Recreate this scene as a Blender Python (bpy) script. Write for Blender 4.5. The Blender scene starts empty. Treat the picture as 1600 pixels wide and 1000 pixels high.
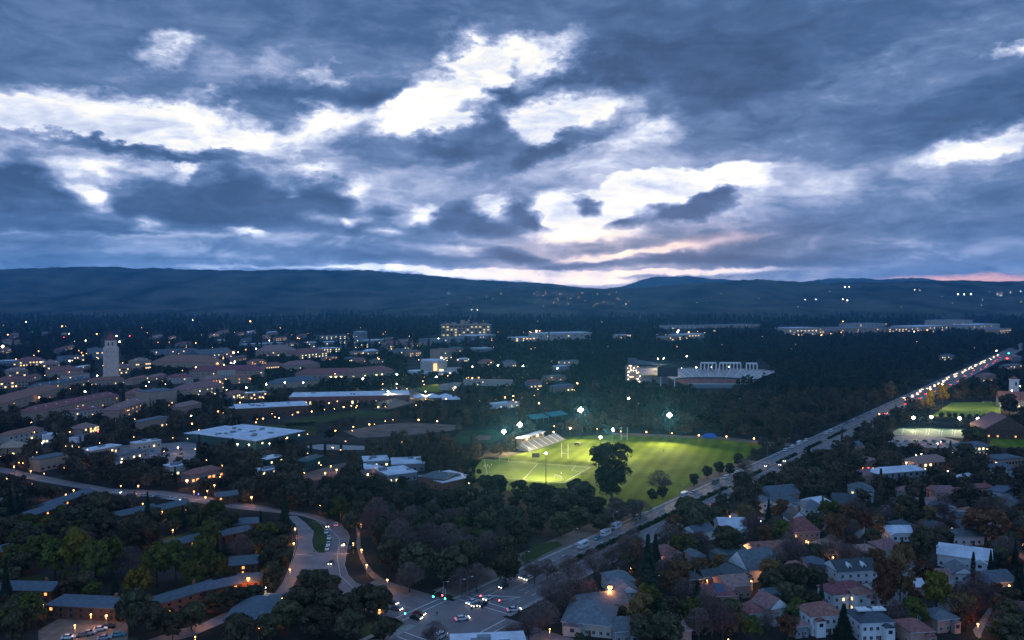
import bpy, math, random
import numpy as np
from mathutils import Vector, Matrix
R = math.radians
SC = bpy.context.scene
COL = SC.collection
random.seed(7); rng = np.random.default_rng(11)
# ------------------------------------------------------------------ camera
F, HC, HZ = 1245.0, 115.0, 465.0          # focal length in photo pixels, eye height (m), horizon row
PITCH = math.atan((500.0 - HZ) / F)
cd = bpy.data.cameras.new('camera'); cam = bpy.data.objects.new('camera', cd); COL.objects.link(cam)
cam.location = (0, 0, HC); cam.rotation_euler = (math.pi / 2 - PITCH, 0, 0)
cd.sensor_fit = 'HORIZONTAL'; cd.sensor_width = 36.0; cd.lens = 36.0 * F / 1600.0
cd.clip_start = 1.0; cd.clip_end = 60000.0
SC.camera = cam
SC.view_settings.view_transform = 'Standard'; SC.view_settings.look = 'None'
SC.view_settings.exposure = 0.0; SC.view_settings.gamma = 1.0
SC.cycles.use_denoising = True
SC.cycles.max_bounces = 4; SC.cycles.diffuse_bounces = 2; SC.cycles.glossy_bounces = 2
SC.cycles.transmission_bounces = 2; SC.cycles.volume_bounces = 0; SC.cycles.transparent_max_bounces = 4
SC.cycles.sample_clamp_indirect = 2.0
SC.cycles.caustics_reflective = False; SC.cycles.caustics_refractive = False
CP, SP = math.cos(PITCH), math.sin(PITCH)
def ray(px, py):
    xc, yc = px - 800.0, 500.0 - py
    return Vector((xc, F * CP + yc * SP, -F * SP + yc * CP))
def G(px, py, z=0.0):
    d = ray(px, py); t = (z - HC) / d.z
    return Vector((d.x * t, d.y * t, z))
def far_pt(px, py, D):
    d = ray(px, py); t = D / d.y
    return Vector((d.x * t, D, HC + d.z * t))
def project(x, y, z):
    yy = y * CP - (z - HC) * SP; zz = y * SP + (z - HC) * CP
    return 800 + F * x / yy, 500 - F * zz / yy
def dist(py): return HC * F / max(1.0, (py - HZ))
# ------------------------------------------------------------------ sky
W = bpy.data.worlds.new('World'); SC.world = W; W.use_nodes = True
nt = W.node_tree; N = nt.nodes; L = nt.links
for n in list(N): N.remove(n)
def nd(t, **k):
    n = N.new(t)
    for a, b in k.items(): setattr(n, a, b)
    return n
def mth(op, a, b=None, c=None, clamp=False):
    n = nd('ShaderNodeMath', operation=op, use_clamp=clamp)
    for i, v in enumerate((a, b, c)):
        if v is None: continue
        if isinstance(v, (int, float)): n.inputs[i].default_value = v
        else: L.new(v, n.inputs[i])
    return n.outputs[0]
def vmt(op, a, b=None, s=None):
    n = nd('ShaderNodeVectorMath', operation=op)
    for i, v in enumerate((a, b)):
        if v is None: continue
        if isinstance(v, tuple): n.inputs[i].default_value = v
        else: L.new(v, n.inputs[i])
    if s is not None:
        if isinstance(s, (int, float)): n.inputs['Scale'].default_value = s
        else: L.new(s, n.inputs['Scale'])
    return n.outputs[0]
tc = nd('ShaderNodeTexCoord'); sep = nd('ShaderNodeSeparateXYZ'); L.new(tc.outputs['Generated'], sep.inputs[0])
X, Y, Z = sep.outputs
az = mth('ARCTAN2', X, Y); el = mth('ARCSINE', Z)
pcomb = nd('ShaderNodeCombineXYZ'); L.new(az, pcomb.inputs[0]); L.new(el, pcomb.inputs[1]); Pv = pcomb.outputs[0]
elp = mth('MAXIMUM', el, 0.0)
# cloud-deck coordinates: shrink towards the horizon
inv = mth('DIVIDE', 1.0, mth('ADD', mth('MAXIMUM', Z, 0.0), 0.13))
deck = vmt('SCALE', tc.outputs['Generated'], s=inv)
def noise(vec, scale, detail, rough=0.55, loc=(0, 0, 0), scl=(1, 1, 1), dist_=0.0):
    m = nd('ShaderNodeMapping'); m.inputs['Location'].default_value = loc; m.inputs['Scale'].default_value = scl
    L.new(vec, m.inputs[0]); n = nd('ShaderNodeTexNoise'); L.new(m.outputs[0], n.inputs['Vector'])
    n.inputs['Scale'].default_value = scale; n.inputs['Detail'].default_value = detail
    n.inputs['Roughness'].default_value = rough; n.inputs['Distortion'].default_value = dist_
    return n
wn = noise(Pv, 9.0, 6, 0.62, (3.1, 1.7, 0), (1, 2.0, 1))
wn2 = noise(Pv, 38.0, 5, 0.6, (8.1, 2.7, 4), (1, 1.6, 1))
ctr = vmt('SUBTRACT', wn.outputs['Color'], (0.5, 0.5, 0.5)); ctr2 = vmt('SUBTRACT', wn2.outputs['Color'], (0.5, 0.5, 0.5))
amp = mth('MULTIPLY_ADD', elp, 0.50, 0.014)
wv = vmt('MULTIPLY', vmt('SCALE', ctr, s=amp), (1.0, 0.62, 0.0))
wv2 = vmt('MULTIPLY', vmt('SCALE', ctr2, s=mth('MULTIPLY_ADD', elp, 0.13, 0.010)), (1.0, 0.7, 0.0))
Pw = vmt('ADD', vmt('ADD', Pv, wv), wv2)
def azel(px, py):
    d = ray(px, py).normalized(); return math.atan2(d.x, d.y), math.asin(d.z)
def blob(vec, px, py, rx, ry, rot):
    a, e = azel(px, py); m = nd('ShaderNodeMapping', vector_type='TEXTURE')
    m.inputs['Location'].default_value = (a, e, 0); m.inputs['Rotation'].default_value = (0, 0, R(rot))
    k = math.cos(a); m.inputs['Scale'].default_value = (rx / F * k * k, ry / F * k, 1)
    L.new(vec, m.inputs[0]); g = nd('ShaderNodeTexGradient', gradient_type='SPHERICAL'); L.new(m.outputs[0], g.inputs[0])
    return g.outputs['Fac']
#SKYBLOBS
BL = [  # px, py, rx, ry, visual ccw tilt, strength
 # broad tone
 (350,20,900,110,0,-.10),(1150,50,700,130,4,-.20),(1130,145,280,70,14,-.16),(1000,110,260,60,0,-.12),(150,112,320,60,8,-.10),(600,40,300,50,0,-.05),
 (650,300,700,90,0,.22),(250,265,420,44,2,.22),(240,140,330,50,8,.14),(1290,135,470,32,15,.22),(1400,262,380,48,3,.24),(980,255,220,40,0,.22),(1230,300,300,50,-8,.18),
 (760,110,260,90,20,.22),(950,200,260,90,10,.25),(900,330,420,70,0,.30),(420,400,640,30,0,.20),(900,400,300,40,0,.12),(850,430,460,34,0,.28),(1450,400,260,30,8,.14),(560,215,200,40,10,.2),(430,110,260,40,10,.12),(1240,225,260,34,6,.14),(340,140,160,24,16,.16),
 # bright breaks
 (140,188,330,54,0,1.0),(0,190,180,44,0,.6),(300,205,140,38,0,.6),(505,197,70,38,25,.75),(410,226,90,22,12,.6),
 (700,150,150,60,42,1.0),(640,188,110,34,8,.75),(765,100,90,30,22,.6),(845,88,90,34,22,.6),(905,165,150,50,12,1.0),
 (855,200,80,30,0,.5),(1010,205,90,26,12,.6),(255,86,60,24,18,.5),(520,122,26,20,0,.35),(320,158,30,10,0,.3),
 (1000,308,180,36,12,.85),(1090,282,180,22,4,.7),(920,345,100,36,-12,.75),(868,325,60,30,0,.5),(1180,292,80,14,0,.35),(880,372,80,14,0,.5),
 (1570,228,160,32,4,.65),(1500,240,110,20,0,.35),(1600,73,80,14,4,.6),(1150,260,44,12,0,.45),(135,306,64,24,-22,.85),(150,275,60,16,-10,.35),(60,262,110,14,0,.25),
 (226,356,40,12,0,.6),(380,366,40,8,0,.6),(640,345,34,16,0,.5),(665,330,26,20,0,.5),(600,360,50,10,0,.5),(545,345,20,10,0,.5),(770,318,60,16,15,.5),(760,340,20,22,0,.45),(855,350,26,14,0,.5),(545,292,44,14,0,.35),
 (500,262,50,12,0,.35),(300,262,26,14,30,.45),(285,282,24,14,0,.3),(455,300,16,10,0,.4),(700,262,90,14,0,.22),(600,280,90,16,6,.22),(160,258,120,12,0,.25),(480,238,120,10,10,.2),
 (830,431,170,12,-2,1.0),(680,424,180,6,-1.5,.8),(960,400,160,9,6,.5),(1060,386,170,10,9,.45),(1070,424,220,7,1,.7),(940,440,120,8,0,.4),(300,372,420,5,1,.14),(700,388,200,9,-4,.25),(740,385,60,8,0,.25),(500,418,300,4,0,.3),
 # grey masses
 (420,152,330,28,2,-.22),(600,150,140,34,10,-.2),(640,236,190,34,-8,-.42),(210,234,260,13,-1,-.75),(180,225,110,10,0,-.2),(790,246,150,26,0,-.22),(880,222,110,22,24,-.75),
 (800,140,70,24,-30,-.3),(950,120,180,46,4,-.3),(1180,160,200,44,10,-.16),
 (40,285,60,46,-30,-.6),(70,318,70,34,0,-.55),(20,300,50,50,0,-.3),(215,312,60,34,14,-.5),(290,305,80,40,0,-.45),(355,285,60,46,0,-.5),(400,305,90,46,0,-.55),(440,320,70,34,0,-.35),(320,330,190,26,0,-.5),
 (500,300,50,36,-8,-.75),(530,325,40,22,-10,-.5),(600,330,50,22,-10,-.45),(640,350,34,16,0,-.3),(720,345,60,28,4,-.8),(760,355,90,18,0,-.6),(815,328,50,32,-14,-.9),(840,345,44,20,0,-.6),
 (920,326,44,24,0,-1.5),(1040,328,54,22,0,-.85),(1095,318,60,28,10,-1.3),(970,350,46,14,10,-1.0),(940,308,50,8,14,-.4),(1230,305,60,26,0,-.2),
 (100,356,220,16,0,-.32),(430,354,380,15,0,-.28),(60,385,260,10,0,-.12),(800,400,90,14,-12,-.7),(600,402,360,12,-2,-.26),(1130,405,240,14,-3,-.42),(960,412,140,7,3,-.4),(900,375,60,14,0,-.2),(300,405,400,10,0,-.10),
 (1460,195,420,52,14,-.26),(1200,215,220,30,4,-.18),(1080,200,120,30,0,-.1),(1480,320,300,50,8,-.05),(1250,350,260,40,0,-.06),(770,195,60,30,40,-.3)]
acc = None
for (a, b, c, d, e_, f_) in BL:
    o = mth('MULTIPLY', blob(Pw, a, b, c, d, e_), f_)
    acc = o if acc is None else mth('ADD', acc, o)
n1 = noise(deck, 1.15, 7, 0.6, (4.0, 2.0, 0), (0.8, 1, 1), 0.3)
n2 = noise(Pv, 16.0, 8, 0.62, (1.0, 5.0, 0), (0.8, 2.2, 1), 0.6)
n3 = noise(Pv, 55.0, 6, 0.6, (1.0, 2.0, 0), (0.7, 1.8, 1), 0.2)
det = mth('ADD', mth('MULTIPLY_ADD', n1.outputs['Fac'], 0.42, -0.21),
          mth('ADD', mth('MULTIPLY_ADD', n2.outputs['Fac'], 0.62, -0.31), mth('MULTIPLY_ADD', n3.outputs['Fac'], 0.20, -0.10)))
acc = mth('MINIMUM', mth('MAXIMUM', mth('ADD', acc, 0.34), 0.06), 0.90)
B = mth('ADD', acc, mth('MULTIPLY', det, mth('MULTIPLY_ADD', elp, -.9, 1.38)))
# away from the sunset the deck is uniformly dull
side = mth('MULTIPLY', mth('SUBTRACT', 1.0, mth('MULTIPLY_ADD', Y, 1.6, 0.2, True)), -0.12)
high = mth('MULTIPLY', mth('MAXIMUM', mth('SUBTRACT', Z, 0.33), 0.0), -0.18)
B = mth('ADD', B, mth('ADD', side, high), clamp=True)
cr = nd('ShaderNodeValToRGB'); L.new(B, cr.inputs[0])
els = cr.color_ramp.elements
STOPS = [(0.0,(.040,.084,.182)),(0.22,(.066,.130,.272)),(0.42,(.128,.210,.390)),(0.56,(.265,.340,.545)),(0.69,(.44,.505,.70)),(0.82,(.74,.79,.91)),(0.92,(1.0,.97,.90)),(1.0,(1.30,1.23,1.06))]
els[0].position, els[0].color = STOPS[0][0], (*STOPS[0][1], 1); els[1].position, els[1].color = 1.0, (*STOPS[-1][1], 1)
for p_, c_ in STOPS[1:-1]:
    e2 = els.new(p_); e2.color = (*c_, 1)
def mixc(fac, a, b, mode='MIX'):
    n = nd('ShaderNodeMix', data_type='RGBA', blend_type=mode)
    (L.new(fac, n.inputs[0]) if not isinstance(fac, float) else setattr(n.inputs[0], 'default_value', fac))
    for i, v in ((6, a), (7, b)):
        if isinstance(v, tuple): n.inputs[i].default_value = (*v, 1)
        else: L.new(v, n.inputs[i])
    return n.outputs[2]
# sunset tint low over the hills
warm = mth('MULTIPLY', blob(Pv, 1000, 405, 420, 70, 2), 1.5, clamp=True)
col = mixc(warm, cr.outputs[0], mixc(1.0, cr.outputs[0], (1.18, .92, .76), 'MULTIPLY'))
pink = mth('MULTIPLY', blob(Pw, 1530, 438, 190, 11, 0), 1.6, clamp=True)
col = mixc(pink, col, (.74, .42, .44))
pink2 = mth('MULTIPLY', blob(Pw, 1095, 378, 110, 14, 8), .7, clamp=True)
col = mixc(pink2, col, (.72, .52, .56))
teal = mth('MULTIPLY', mth('MULTIPLY', mth('SUBTRACT', 1.0, mth('MULTIPLY', elp, 9.0, clamp=True)), blob(Pv, 200, 430, 700, 400, 0)), .9, clamp=True)
col = mixc(teal, col, mixc(1.0, col, (.72, .98, 1.06), 'MULTIPLY'))
# the clear evening air behind the deck
sky = nd('ShaderNodeTexSky', sky_type='NISHITA'); sky.sun_disc = False
SUN_EL, SUN_AZ = R(1.5), R(8.0)
sky.sun_elevation = SUN_EL; sky.sun_rotation = SUN_AZ; sky.altitude = 100
bg1 = nd('ShaderNodeBackground'); L.new(sky.outputs[0], bg1.inputs[0]); bg1.inputs[1].default_value = 0.004
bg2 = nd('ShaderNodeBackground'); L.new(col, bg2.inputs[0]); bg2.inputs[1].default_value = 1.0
below = mth('MULTIPLY_ADD', Z, 60.0, 1.0, True)
# unseen sky overhead and behind the camera, brightened to add light on the ground
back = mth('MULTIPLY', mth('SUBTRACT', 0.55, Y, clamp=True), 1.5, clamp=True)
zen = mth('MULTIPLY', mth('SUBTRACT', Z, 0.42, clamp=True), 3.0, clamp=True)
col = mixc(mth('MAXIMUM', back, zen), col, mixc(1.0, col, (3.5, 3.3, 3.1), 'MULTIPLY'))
# low sky seen through the haze is really brighter
path = mth('MINIMUM', 10500.0, mth('DIVIDE', 300.0, mth('MAXIMUM', Z, 0.002)))
col = vmt('SCALE', col, s=mth('EXPONENT', mth('MULTIPLY', path, 1.0e-4)))
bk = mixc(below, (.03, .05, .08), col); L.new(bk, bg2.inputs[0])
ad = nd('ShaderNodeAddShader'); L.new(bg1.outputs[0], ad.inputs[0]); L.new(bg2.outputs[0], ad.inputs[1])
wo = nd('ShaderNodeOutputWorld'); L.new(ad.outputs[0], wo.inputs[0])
W.cycles.sampling_method = 'MANUAL'; W.cycles.sample_map_resolution = 512
sl = bpy.data.lights.new('sun', 'SUN'); sl.energy = 0.06; sl.angle = R(15); sl.color = (1, .75, .6)
so = bpy.data.objects.new('sun', sl); COL.objects.link(so); so.rotation_euler = (R(90) - R(3), 0, math.pi - SUN_AZ)
# ------------------------------------------------------------------ materials
MATS = {}
def mat(name, col, rough=0.85, var=0.25, scale=0.6, emit=0.0, metal=0.0, bump=0.0, col2=None, world=False, spec=0.3, sample=True, objvar=0.0):
    if name in MATS: return MATS[name]
    m = bpy.data.materials.new(name); m.use_nodes = True; t = m.node_tree; b = t.nodes['Principled BSDF']
    b.inputs['Roughness'].default_value = rough; b.inputs['Metallic'].default_value = metal
    b.inputs['Specular IOR Level'].default_value = spec if rough < .89 else 0.03
    if emit:
        b.inputs['Base Color'].default_value = (*col, 1)
        b.inputs['Emission Color'].default_value = (*col, 1); b.inputs['Emission Strength'].default_value = emit
        if not sample: m.cycles.emission_sampling = 'NONE'
    else:
        tcn = t.nodes.new('ShaderNodeTexCoord'); n = t.nodes.new('ShaderNodeTexNoise'); g = None
        src = tcn.outputs['Object']
        if world:
            gm = t.nodes.new('ShaderNodeNewGeometry'); src = gm.outputs['Position']
        t.links.new(src, n.inputs['Vector']); n.inputs['Scale'].default_value = scale; n.inputs['Detail'].default_value = 5
        r = t.nodes.new('ShaderNodeValToRGB'); t.links.new(n.outputs['Fac'], r.inputs[0])
        c2 = col2 or tuple(c * (1 + var) for c in col)
        r.color_ramp.elements[0].position = .32; r.color_ramp.elements[1].position = .68
        r.color_ramp.elements[0].color = (*[c * (1 - var) for c in col], 1); r.color_ramp.elements[1].color = (*c2, 1)
        out = r.outputs[0]
        if objvar:
            oi = t.nodes.new('ShaderNodeObjectInfo'); hs = t.nodes.new('ShaderNodeHueSaturation')
            mr = t.nodes.new('ShaderNodeMapRange'); t.links.new(oi.outputs['Random'], mr.inputs[0])
            mr.inputs[3].default_value = 1 - objvar; mr.inputs[4].default_value = 1 + objvar
            mh = t.nodes.new('ShaderNodeMapRange'); t.links.new(oi.outputs['Random'], mh.inputs[0])
            mh.inputs[3].default_value = .47; mh.inputs[4].default_value = .52
            t.links.new(mr.outputs[0], hs.inputs['Value']); t.links.new(mh.outputs[0], hs.inputs['Hue']); t.links.new(out, hs.inputs['Color']); out = hs.outputs[0]
        t.links.new(out, b.inputs['Base Color'])
        if bump:
            bp = t.nodes.new('ShaderNodeBump'); bp.inputs['Strength'].default_value = bump; bp.inputs['Distance'].default_value = 1.0
            t.links.new(n.outputs['Fac'], bp.inputs['Height']); t.links.new(bp.outputs[0], b.inputs['Normal'])
    MATS[name] = m; return m
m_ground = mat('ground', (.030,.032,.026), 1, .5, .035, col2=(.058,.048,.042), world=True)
m_asph = mat('asphalt', (.185,.155,.15), .75, .18, .12, world=True)
m_asph2 = mat('asphalt_old', (.21,.18,.175), .8, .2, .15, world=True)
m_conc = mat('concrete', (.27,.26,.24), .85, .15, .5, world=True)
m_paint = mat('road_paint', (.7,.7,.66), .6, .08, 1.0, world=True)
m_path = mat('path_dirt', (.22,.16,.12), .95, .25, .3, world=True)
m_dirt = mat('bare_soil', (.17,.125,.10), 1, .3, .08, world=True)
m_turf = mat('turf', (.105,.150,.014), .9, .25, .05, col2=(.125,.185,.02), world=True)
def bands(m, sc_, rot, lo, hi):
    t = m.node_tree; b = t.nodes['Principled BSDF']; src = b.inputs['Base Color'].links[0].from_socket
    gm = t.nodes.new('ShaderNodeNewGeometry'); mp = t.nodes.new('ShaderNodeMapping'); mp.inputs['Rotation'].default_value = (0, 0, rot); t.links.new(gm.outputs['Position'], mp.inputs[0])
    wv = t.nodes.new('ShaderNodeTexWave'); wv.inputs['Scale'].default_value = sc_; wv.inputs['Distortion'].default_value = .6; wv.inputs['Detail'].default_value = 3; t.links.new(mp.outputs[0], wv.inputs[0])
    mr = t.nodes.new('ShaderNodeMapRange'); mr.inputs[3].default_value = lo; mr.inputs[4].default_value = hi; t.links.new(wv.outputs['Fac'], mr.inputs[0])
    vm = t.nodes.new('ShaderNodeVectorMath'); vm.operation = 'SCALE'; t.links.new(src, vm.inputs[0]); t.links.new(mr.outputs[0], vm.inputs['Scale']); t.links.new(vm.outputs[0], b.inputs['Base Color'])
bands(m_turf, .035, .35, .86, 1.14)
m_turf2 = mat('turf_lawn', (.045,.062,.022), .95, .3, .06, world=True)
m_turf3 = mat('turf_dull', (.05,.075,.03), .95, .25, .05, world=True)
m_court = mat('court_green', (.11,.19,.14), .8, .1, .2, world=True)
m_synth = mat('turf_pale', (.15,.215,.045), .9, .12, .1, world=True)
m_tile = mat('clay_tile', (.24,.095,.08), .85, .35, .8, objvar=.15)
m_tile2 = mat('clay_tile_pink', (.27,.15,.13), .85, .3, .8, objvar=.15)
m_shing = mat('shingle_grey', (.12,.14,.15), .85, .25, .7, objvar=.2)
m_shingb = mat('shingle_blue', (.085,.11,.13), .8, .2, .7, objvar=.12)
m_slate = mat('slate_dark', (.06,.075,.085), .75, .25, .8, objvar=.2)
m_white = mat('white_paint', (.66,.67,.66), .7, .07, .6)
m_whiteroof = mat('white_roofing', (.56,.60,.64), .7, .22, .16)
m_cream = mat('cream_stucco', (.46,.40,.33), .9, .12, .5)
m_stone = mat('pale_stone', (.68,.50,.40), .9, .12, .3)
m_tan = mat('sandstone', (.40,.29,.21), .9, .15, .4)
m_peach = mat('peach_stucco', (.42,.26,.20), .9, .12, .5)
m_brick = mat('brick', (.24,.11,.075), .9, .2, .8)
m_brown = mat('brown_wood', (.11,.065,.045), .9, .25, .8)
m_greyw = mat('grey_wall', (.24,.25,.26), .9, .12, .5)
m_green = mat('green_metal', (.035,.085,.075), .6, .12, .4)
m_dark = mat('dark_metal', (.035,.035,.04), .6, .2, 1)
m_pole = mat('pole_grey', (.20,.19,.18), .6, .1, 1)
m_trim = mat('trim_white', (.6,.6,.58), .7, .05, 1)
m_glass = mat('window_glass', (.02,.03,.045), .15, .1, 1, spec=.6)
m_litw = mat('window_lit', (1.0,.62,.26), emit=2.2, sample=False)
m_lity = mat('window_lit_yellow', (1.0,.82,.38), emit=2.6, sample=False)
m_lito = mat('window_lit_orange', (1.0,.38,.10), emit=2.0, sample=False)
m_lamp_n = mat('lamp_glow', (1.0,.40,.11), emit=17, sample=False)
m_lamp_f = mat('lamp_glow_far', (1.0,.40,.12), emit=15, sample=False)
m_lampw_n = mat('lamp_glow_white', (1.0,.84,.60), emit=18, sample=False)
m_lampw_f = mat('lamp_glow_white_far', (1.0,.80,.52), emit=20, sample=False)
m_lampo = mat('lamp_glow_amber', (1.0,.30,.06), emit=9, sample=False)
m_red = mat('signal_red', (1.0,.04,.05), emit=22, sample=False)
m_grn = mat('signal_green', (.05,1.0,.45), emit=16, sample=False)
m_blu = mat('light_blue', (.08,.12,1.0), emit=8, sample=False)
m_bark = mat('bark', (.07,.052,.042), .95, .3, 2)
m_barkp = mat('bark_pale', (.23,.20,.17), .9, .3, 2)
m_leaf = mat('foliage_dark', (.034,.035,.022), .9, .5, .35, col2=(.115,.095,.052), objvar=.3)
m_leafo = mat('foliage_oak', (.042,.042,.026), .9, .5, .3, col2=(.13,.105,.052), objvar=.3)
m_leafe = mat('foliage_eucalyptus', (.05,.055,.032), .9, .4, .3, col2=(.10,.095,.05), objvar=.25)
m_leafy = mat('foliage_yellow', (.15,.125,.02), .9, .35, .4, col2=(.22,.18,.03), objvar=.25)
m_leafg = mat('foliage_green', (.075,.085,.022), .9, .4, .35, col2=(.13,.13,.03), objvar=.25)
m_leafr = mat('foliage_rust', (.16,.085,.038), .9, .4, .4, objvar=.25)
m_twig = mat('twigs', (.15,.10,.088), .95, .3, .5, objvar=.25)
m_conif = mat('foliage_conifer', (.018,.030,.020), .9, .4, .4, col2=(.035,.05,.03), objvar=.25)
m_wood = mat('woodland', (.030,.032,.022), .95, .6, .06, col2=(.14,.10,.062), world=True)
m_woodf = mat('woodland_far', (.026,.034,.024), .95, .45, .012, col2=(.05,.052,.03), world=True)
m_hill = mat('hill_scrub', (.022,.032,.022), 1, .5, .0035, col2=(.13,.12,.085), world=True, bump=.0)
m_car = [mat('car_paint_%s' % k, c, .35, .03, 1, spec=.5) for k, c in (('white',(.62,.63,.64)),('silver',(.34,.35,.37)),('black',(.02,.02,.022)),('red',(.25,.02,.02)),('blue',(.04,.12,.3)),('grey',(.12,.12,.13)),('teal',(.05,.3,.36)))]
m_tyre = mat('tyre', (.02,.02,.02), .9, .1, 3)
m_head = mat('headlight_on', (1.0,.90,.72), emit=20)
m_headf = mat('headlight_on_far', (1.0,.74,.45), emit=13, sample=False)
m_tail = mat('taillight_on', (1.0,.03,.03), emit=9, sample=False)
m_off = mat('lens_off', (.4,.4,.4), .3, .05, 2)
m_tailoff = mat('lens_red_off', (.25,.02,.02), .3, .05, 2)
m_solar = mat('solar_panel', (.03,.05,.10), .25, .1, 2, spec=.6)
m_hedge = mat('hedge_leaf', (.022,.034,.016), .95, .4, .8, objvar=.2)
m_blue = mat('blue_tarp', (.02,.10,.42), .7, .1, 2)
m_teal = mat('teal_canopy', (.03,.20,.22), .6, .2, .5)
m_seat = mat('seating_stone', (.42,.38,.36), .9, .15, .15, col2=(.5,.42,.38))
m_seatr = mat('seating_red', (.26,.11,.09), .9, .2, .2)
# ------------------------------------------------------------------ mesh helpers
class MB:
    def __init__(s): s.v = []; s.f = []
    def add(s, vs, fs):
        o = len(s.v); s.v += [tuple(v) for v in vs]; s.f += [tuple(i + o for i in f) for f in fs]; return s
    def box(s, x0, x1, y0, y1, z0, z1):
        return s.add([(x0,y0,z0),(x1,y0,z0),(x1,y1,z0),(x0,y1,z0),(x0,y0,z1),(x1,y0,z1),(x1,y1,z1),(x0,y1,z1)],
                     [(0,3,2,1),(4,5,6,7),(0,1,5,4),(1,2,6,5),(2,3,7,6),(3,0,4,7)])
    def obox(s, c, ax, L_, Wd, z0, z1):            # oriented box: centre, axis (2-D unit), length, width
        ux, uy = ax; nx, ny = -uy, ux; c = (c[0], c[1]); p = []
        for z in (z0, z1):
            for a, b in ((-1,-1),(1,-1),(1,1),(-1,1)):
                p.append((c[0]+a*L_/2*ux+b*Wd/2*nx, c[1]+a*L_/2*uy+b*Wd/2*ny, z))
        return s.add(p, [(0,3,2,1),(4,5,6,7),(0,1,5,4),(1,2,6,5),(2,3,7,6),(3,0,4,7)])
    def prism(s, poly, z0, z1):
        n = len(poly); v = [(p[0], p[1], z0) for p in poly] + [(p[0], p[1], z1) for p in poly]
        return s.add(v, [tuple(range(n - 1, -1, -1)), tuple(range(n, 2 * n))] + [(i, (i + 1) % n, n + (i + 1) % n, n + i) for i in range(n)])
    def tube(s, p, q, r1, r2=None, n=6, cap=True):
        r2 = r1 if r2 is None else r2; p = Vector(p); q = Vector(q); d = (q - p)
        if d.length < 1e-6: return s
        d.normalize(); a = d.orthogonal().normalized(); b = d.cross(a); v = []
        for c, r in ((p, r1), (q, r2)):
            for k in range(n):
                t = 2 * math.pi * k / n; v.append(c + a * (r * math.cos(t)) + b * (r * math.sin(t)))
        f = [(k, (k + 1) % n, n + (k + 1) % n, n + k) for k in range(n)]
        if cap: f += [tuple(range(n - 1, -1, -1)), tuple(range(n, 2 * n))]
        return s.add(v, f)
    def ball(s, c, r, nu=8, nv=5, sz=1.0):
        v = [(c[0], c[1], c[2] - r * sz)]
        for j in range(1, nv):
            ph = math.pi * j / nv
            for i in range(nu):
                t = 2 * math.pi * i / nu; v.append((c[0] + r * math.sin(ph) * math.cos(t), c[1] + r * math.sin(ph) * math.sin(t), c[2] - r * sz * math.cos(ph)))
        v.append((c[0], c[1], c[2] + r * sz)); f = [(0, 1 + (i + 1) % nu, 1 + i) for i in range(nu)]
        for j in range(nv - 2):
            for i in range(nu):
                a = 1 + j * nu + i; b = 1 + j * nu + (i + 1) % nu; f.append((a, b, b + nu, a + nu))
        t = len(v) - 1; o = 1 + (nv - 2) * nu; f += [(o + i, o + (i + 1) % nu, t) for i in range(nu)]
        return s.add(v, f)
    def mesh(s, name, m):
        me = bpy.data.meshes.new(name); me.from_pydata(s.v, [], s.f); me.materials.append(m); return me
    def build(s, name, m, parent=None, smooth=False):
        me = s.mesh(name, m)
        if smooth: me.polygons.foreach_set('use_smooth', [True] * len(me.polygons))
        return link(name, me, parent)
def link(name, data, parent=None, loc=None, rz=None):
    o = bpy.data.objects.new(name, data); COL.objects.link(o)
    if parent: o.parent = parent
    if loc is not None: o.location = loc
    if rz is not None: o.rotation_euler = (0, 0, rz)
    return o
def tag(o, label=None, cat=None, group=None, kind=None):
    if label: o['label'] = label
    if cat: o['category'] = cat
    if group: o['group'] = group
    if kind: o['kind'] = kind
    return o
def thing(name, label, cat, loc, rz=0.0, group=None):
    return tag(link(name, None, None, loc, rz), label, cat, group)
def qmesh(name, V, Fq, m, smooth=False):       # numpy verts (n,3) and quads (k,4)
    me = bpy.data.meshes.new(name); V = np.asarray(V, 'f4'); Fq = np.asarray(Fq, 'i4'); k = len(Fq)
    me.vertices.add(len(V)); me.vertices.foreach_set('co', V.ravel()); me.loops.add(k * 4); me.loops.foreach_set('vertex_index', Fq.ravel())
    me.polygons.add(k); me.polygons.foreach_set('loop_start', np.arange(k, dtype='i4') * 4); me.polygons.foreach_set('loop_total', np.full(k, 4, 'i4'))
    if smooth: me.polygons.foreach_set('use_smooth', np.ones(k, bool))
    me.update(calc_edges=True); me.materials.append(m); return me
# ------------------------------------------------------------------ visibility bookkeeping for planting
ROADM = np.zeros((1000, 1600), bool); CLEAR = np.zeros((1000, 1600), bool); OCC = np.zeros((1000, 1600), bool)
def fill(mask, poly):
    P = np.array(poly, float); x0, x1 = int(max(0, P[:,0].min())), int(min(1599, P[:,0].max() + 1)); y0, y1 = int(max(0, P[:,1].min())), int(min(999, P[:,1].max() + 1))
    if x1 <= x0 or y1 < y0: return
    yy, xx = np.mgrid[y0:y1 + 1, x0:x1 + 1] + 0.5; ins = np.zeros(xx.shape, bool); n = len(P)
    for i in range(n):
        xa, ya = P[i]; xb, yb = P[(i + 1) % n]
        if ya == yb: continue
        c = ((yy >= min(ya, yb)) & (yy < max(ya, yb))); xi = xa + (yy - ya) * (xb - xa) / (yb - ya); ins ^= c & (xx < xi)
    mask[y0:y1 + 1, x0:x1 + 1] |= ins
def hull(pts):
    pts = sorted(set(pts))
    def half(ps):
        h = []
        for p in ps:
            while len(h) > 1 and (h[-1][0]-h[-2][0])*(p[1]-h[-2][1]) - (h[-1][1]-h[-2][1])*(p[0]-h[-2][0]) <= 0: h.pop()
            h.append(p)
        return h
    a = half(pts); b = half(pts[::-1]); return a[:-1] + b[:-1]
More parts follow.
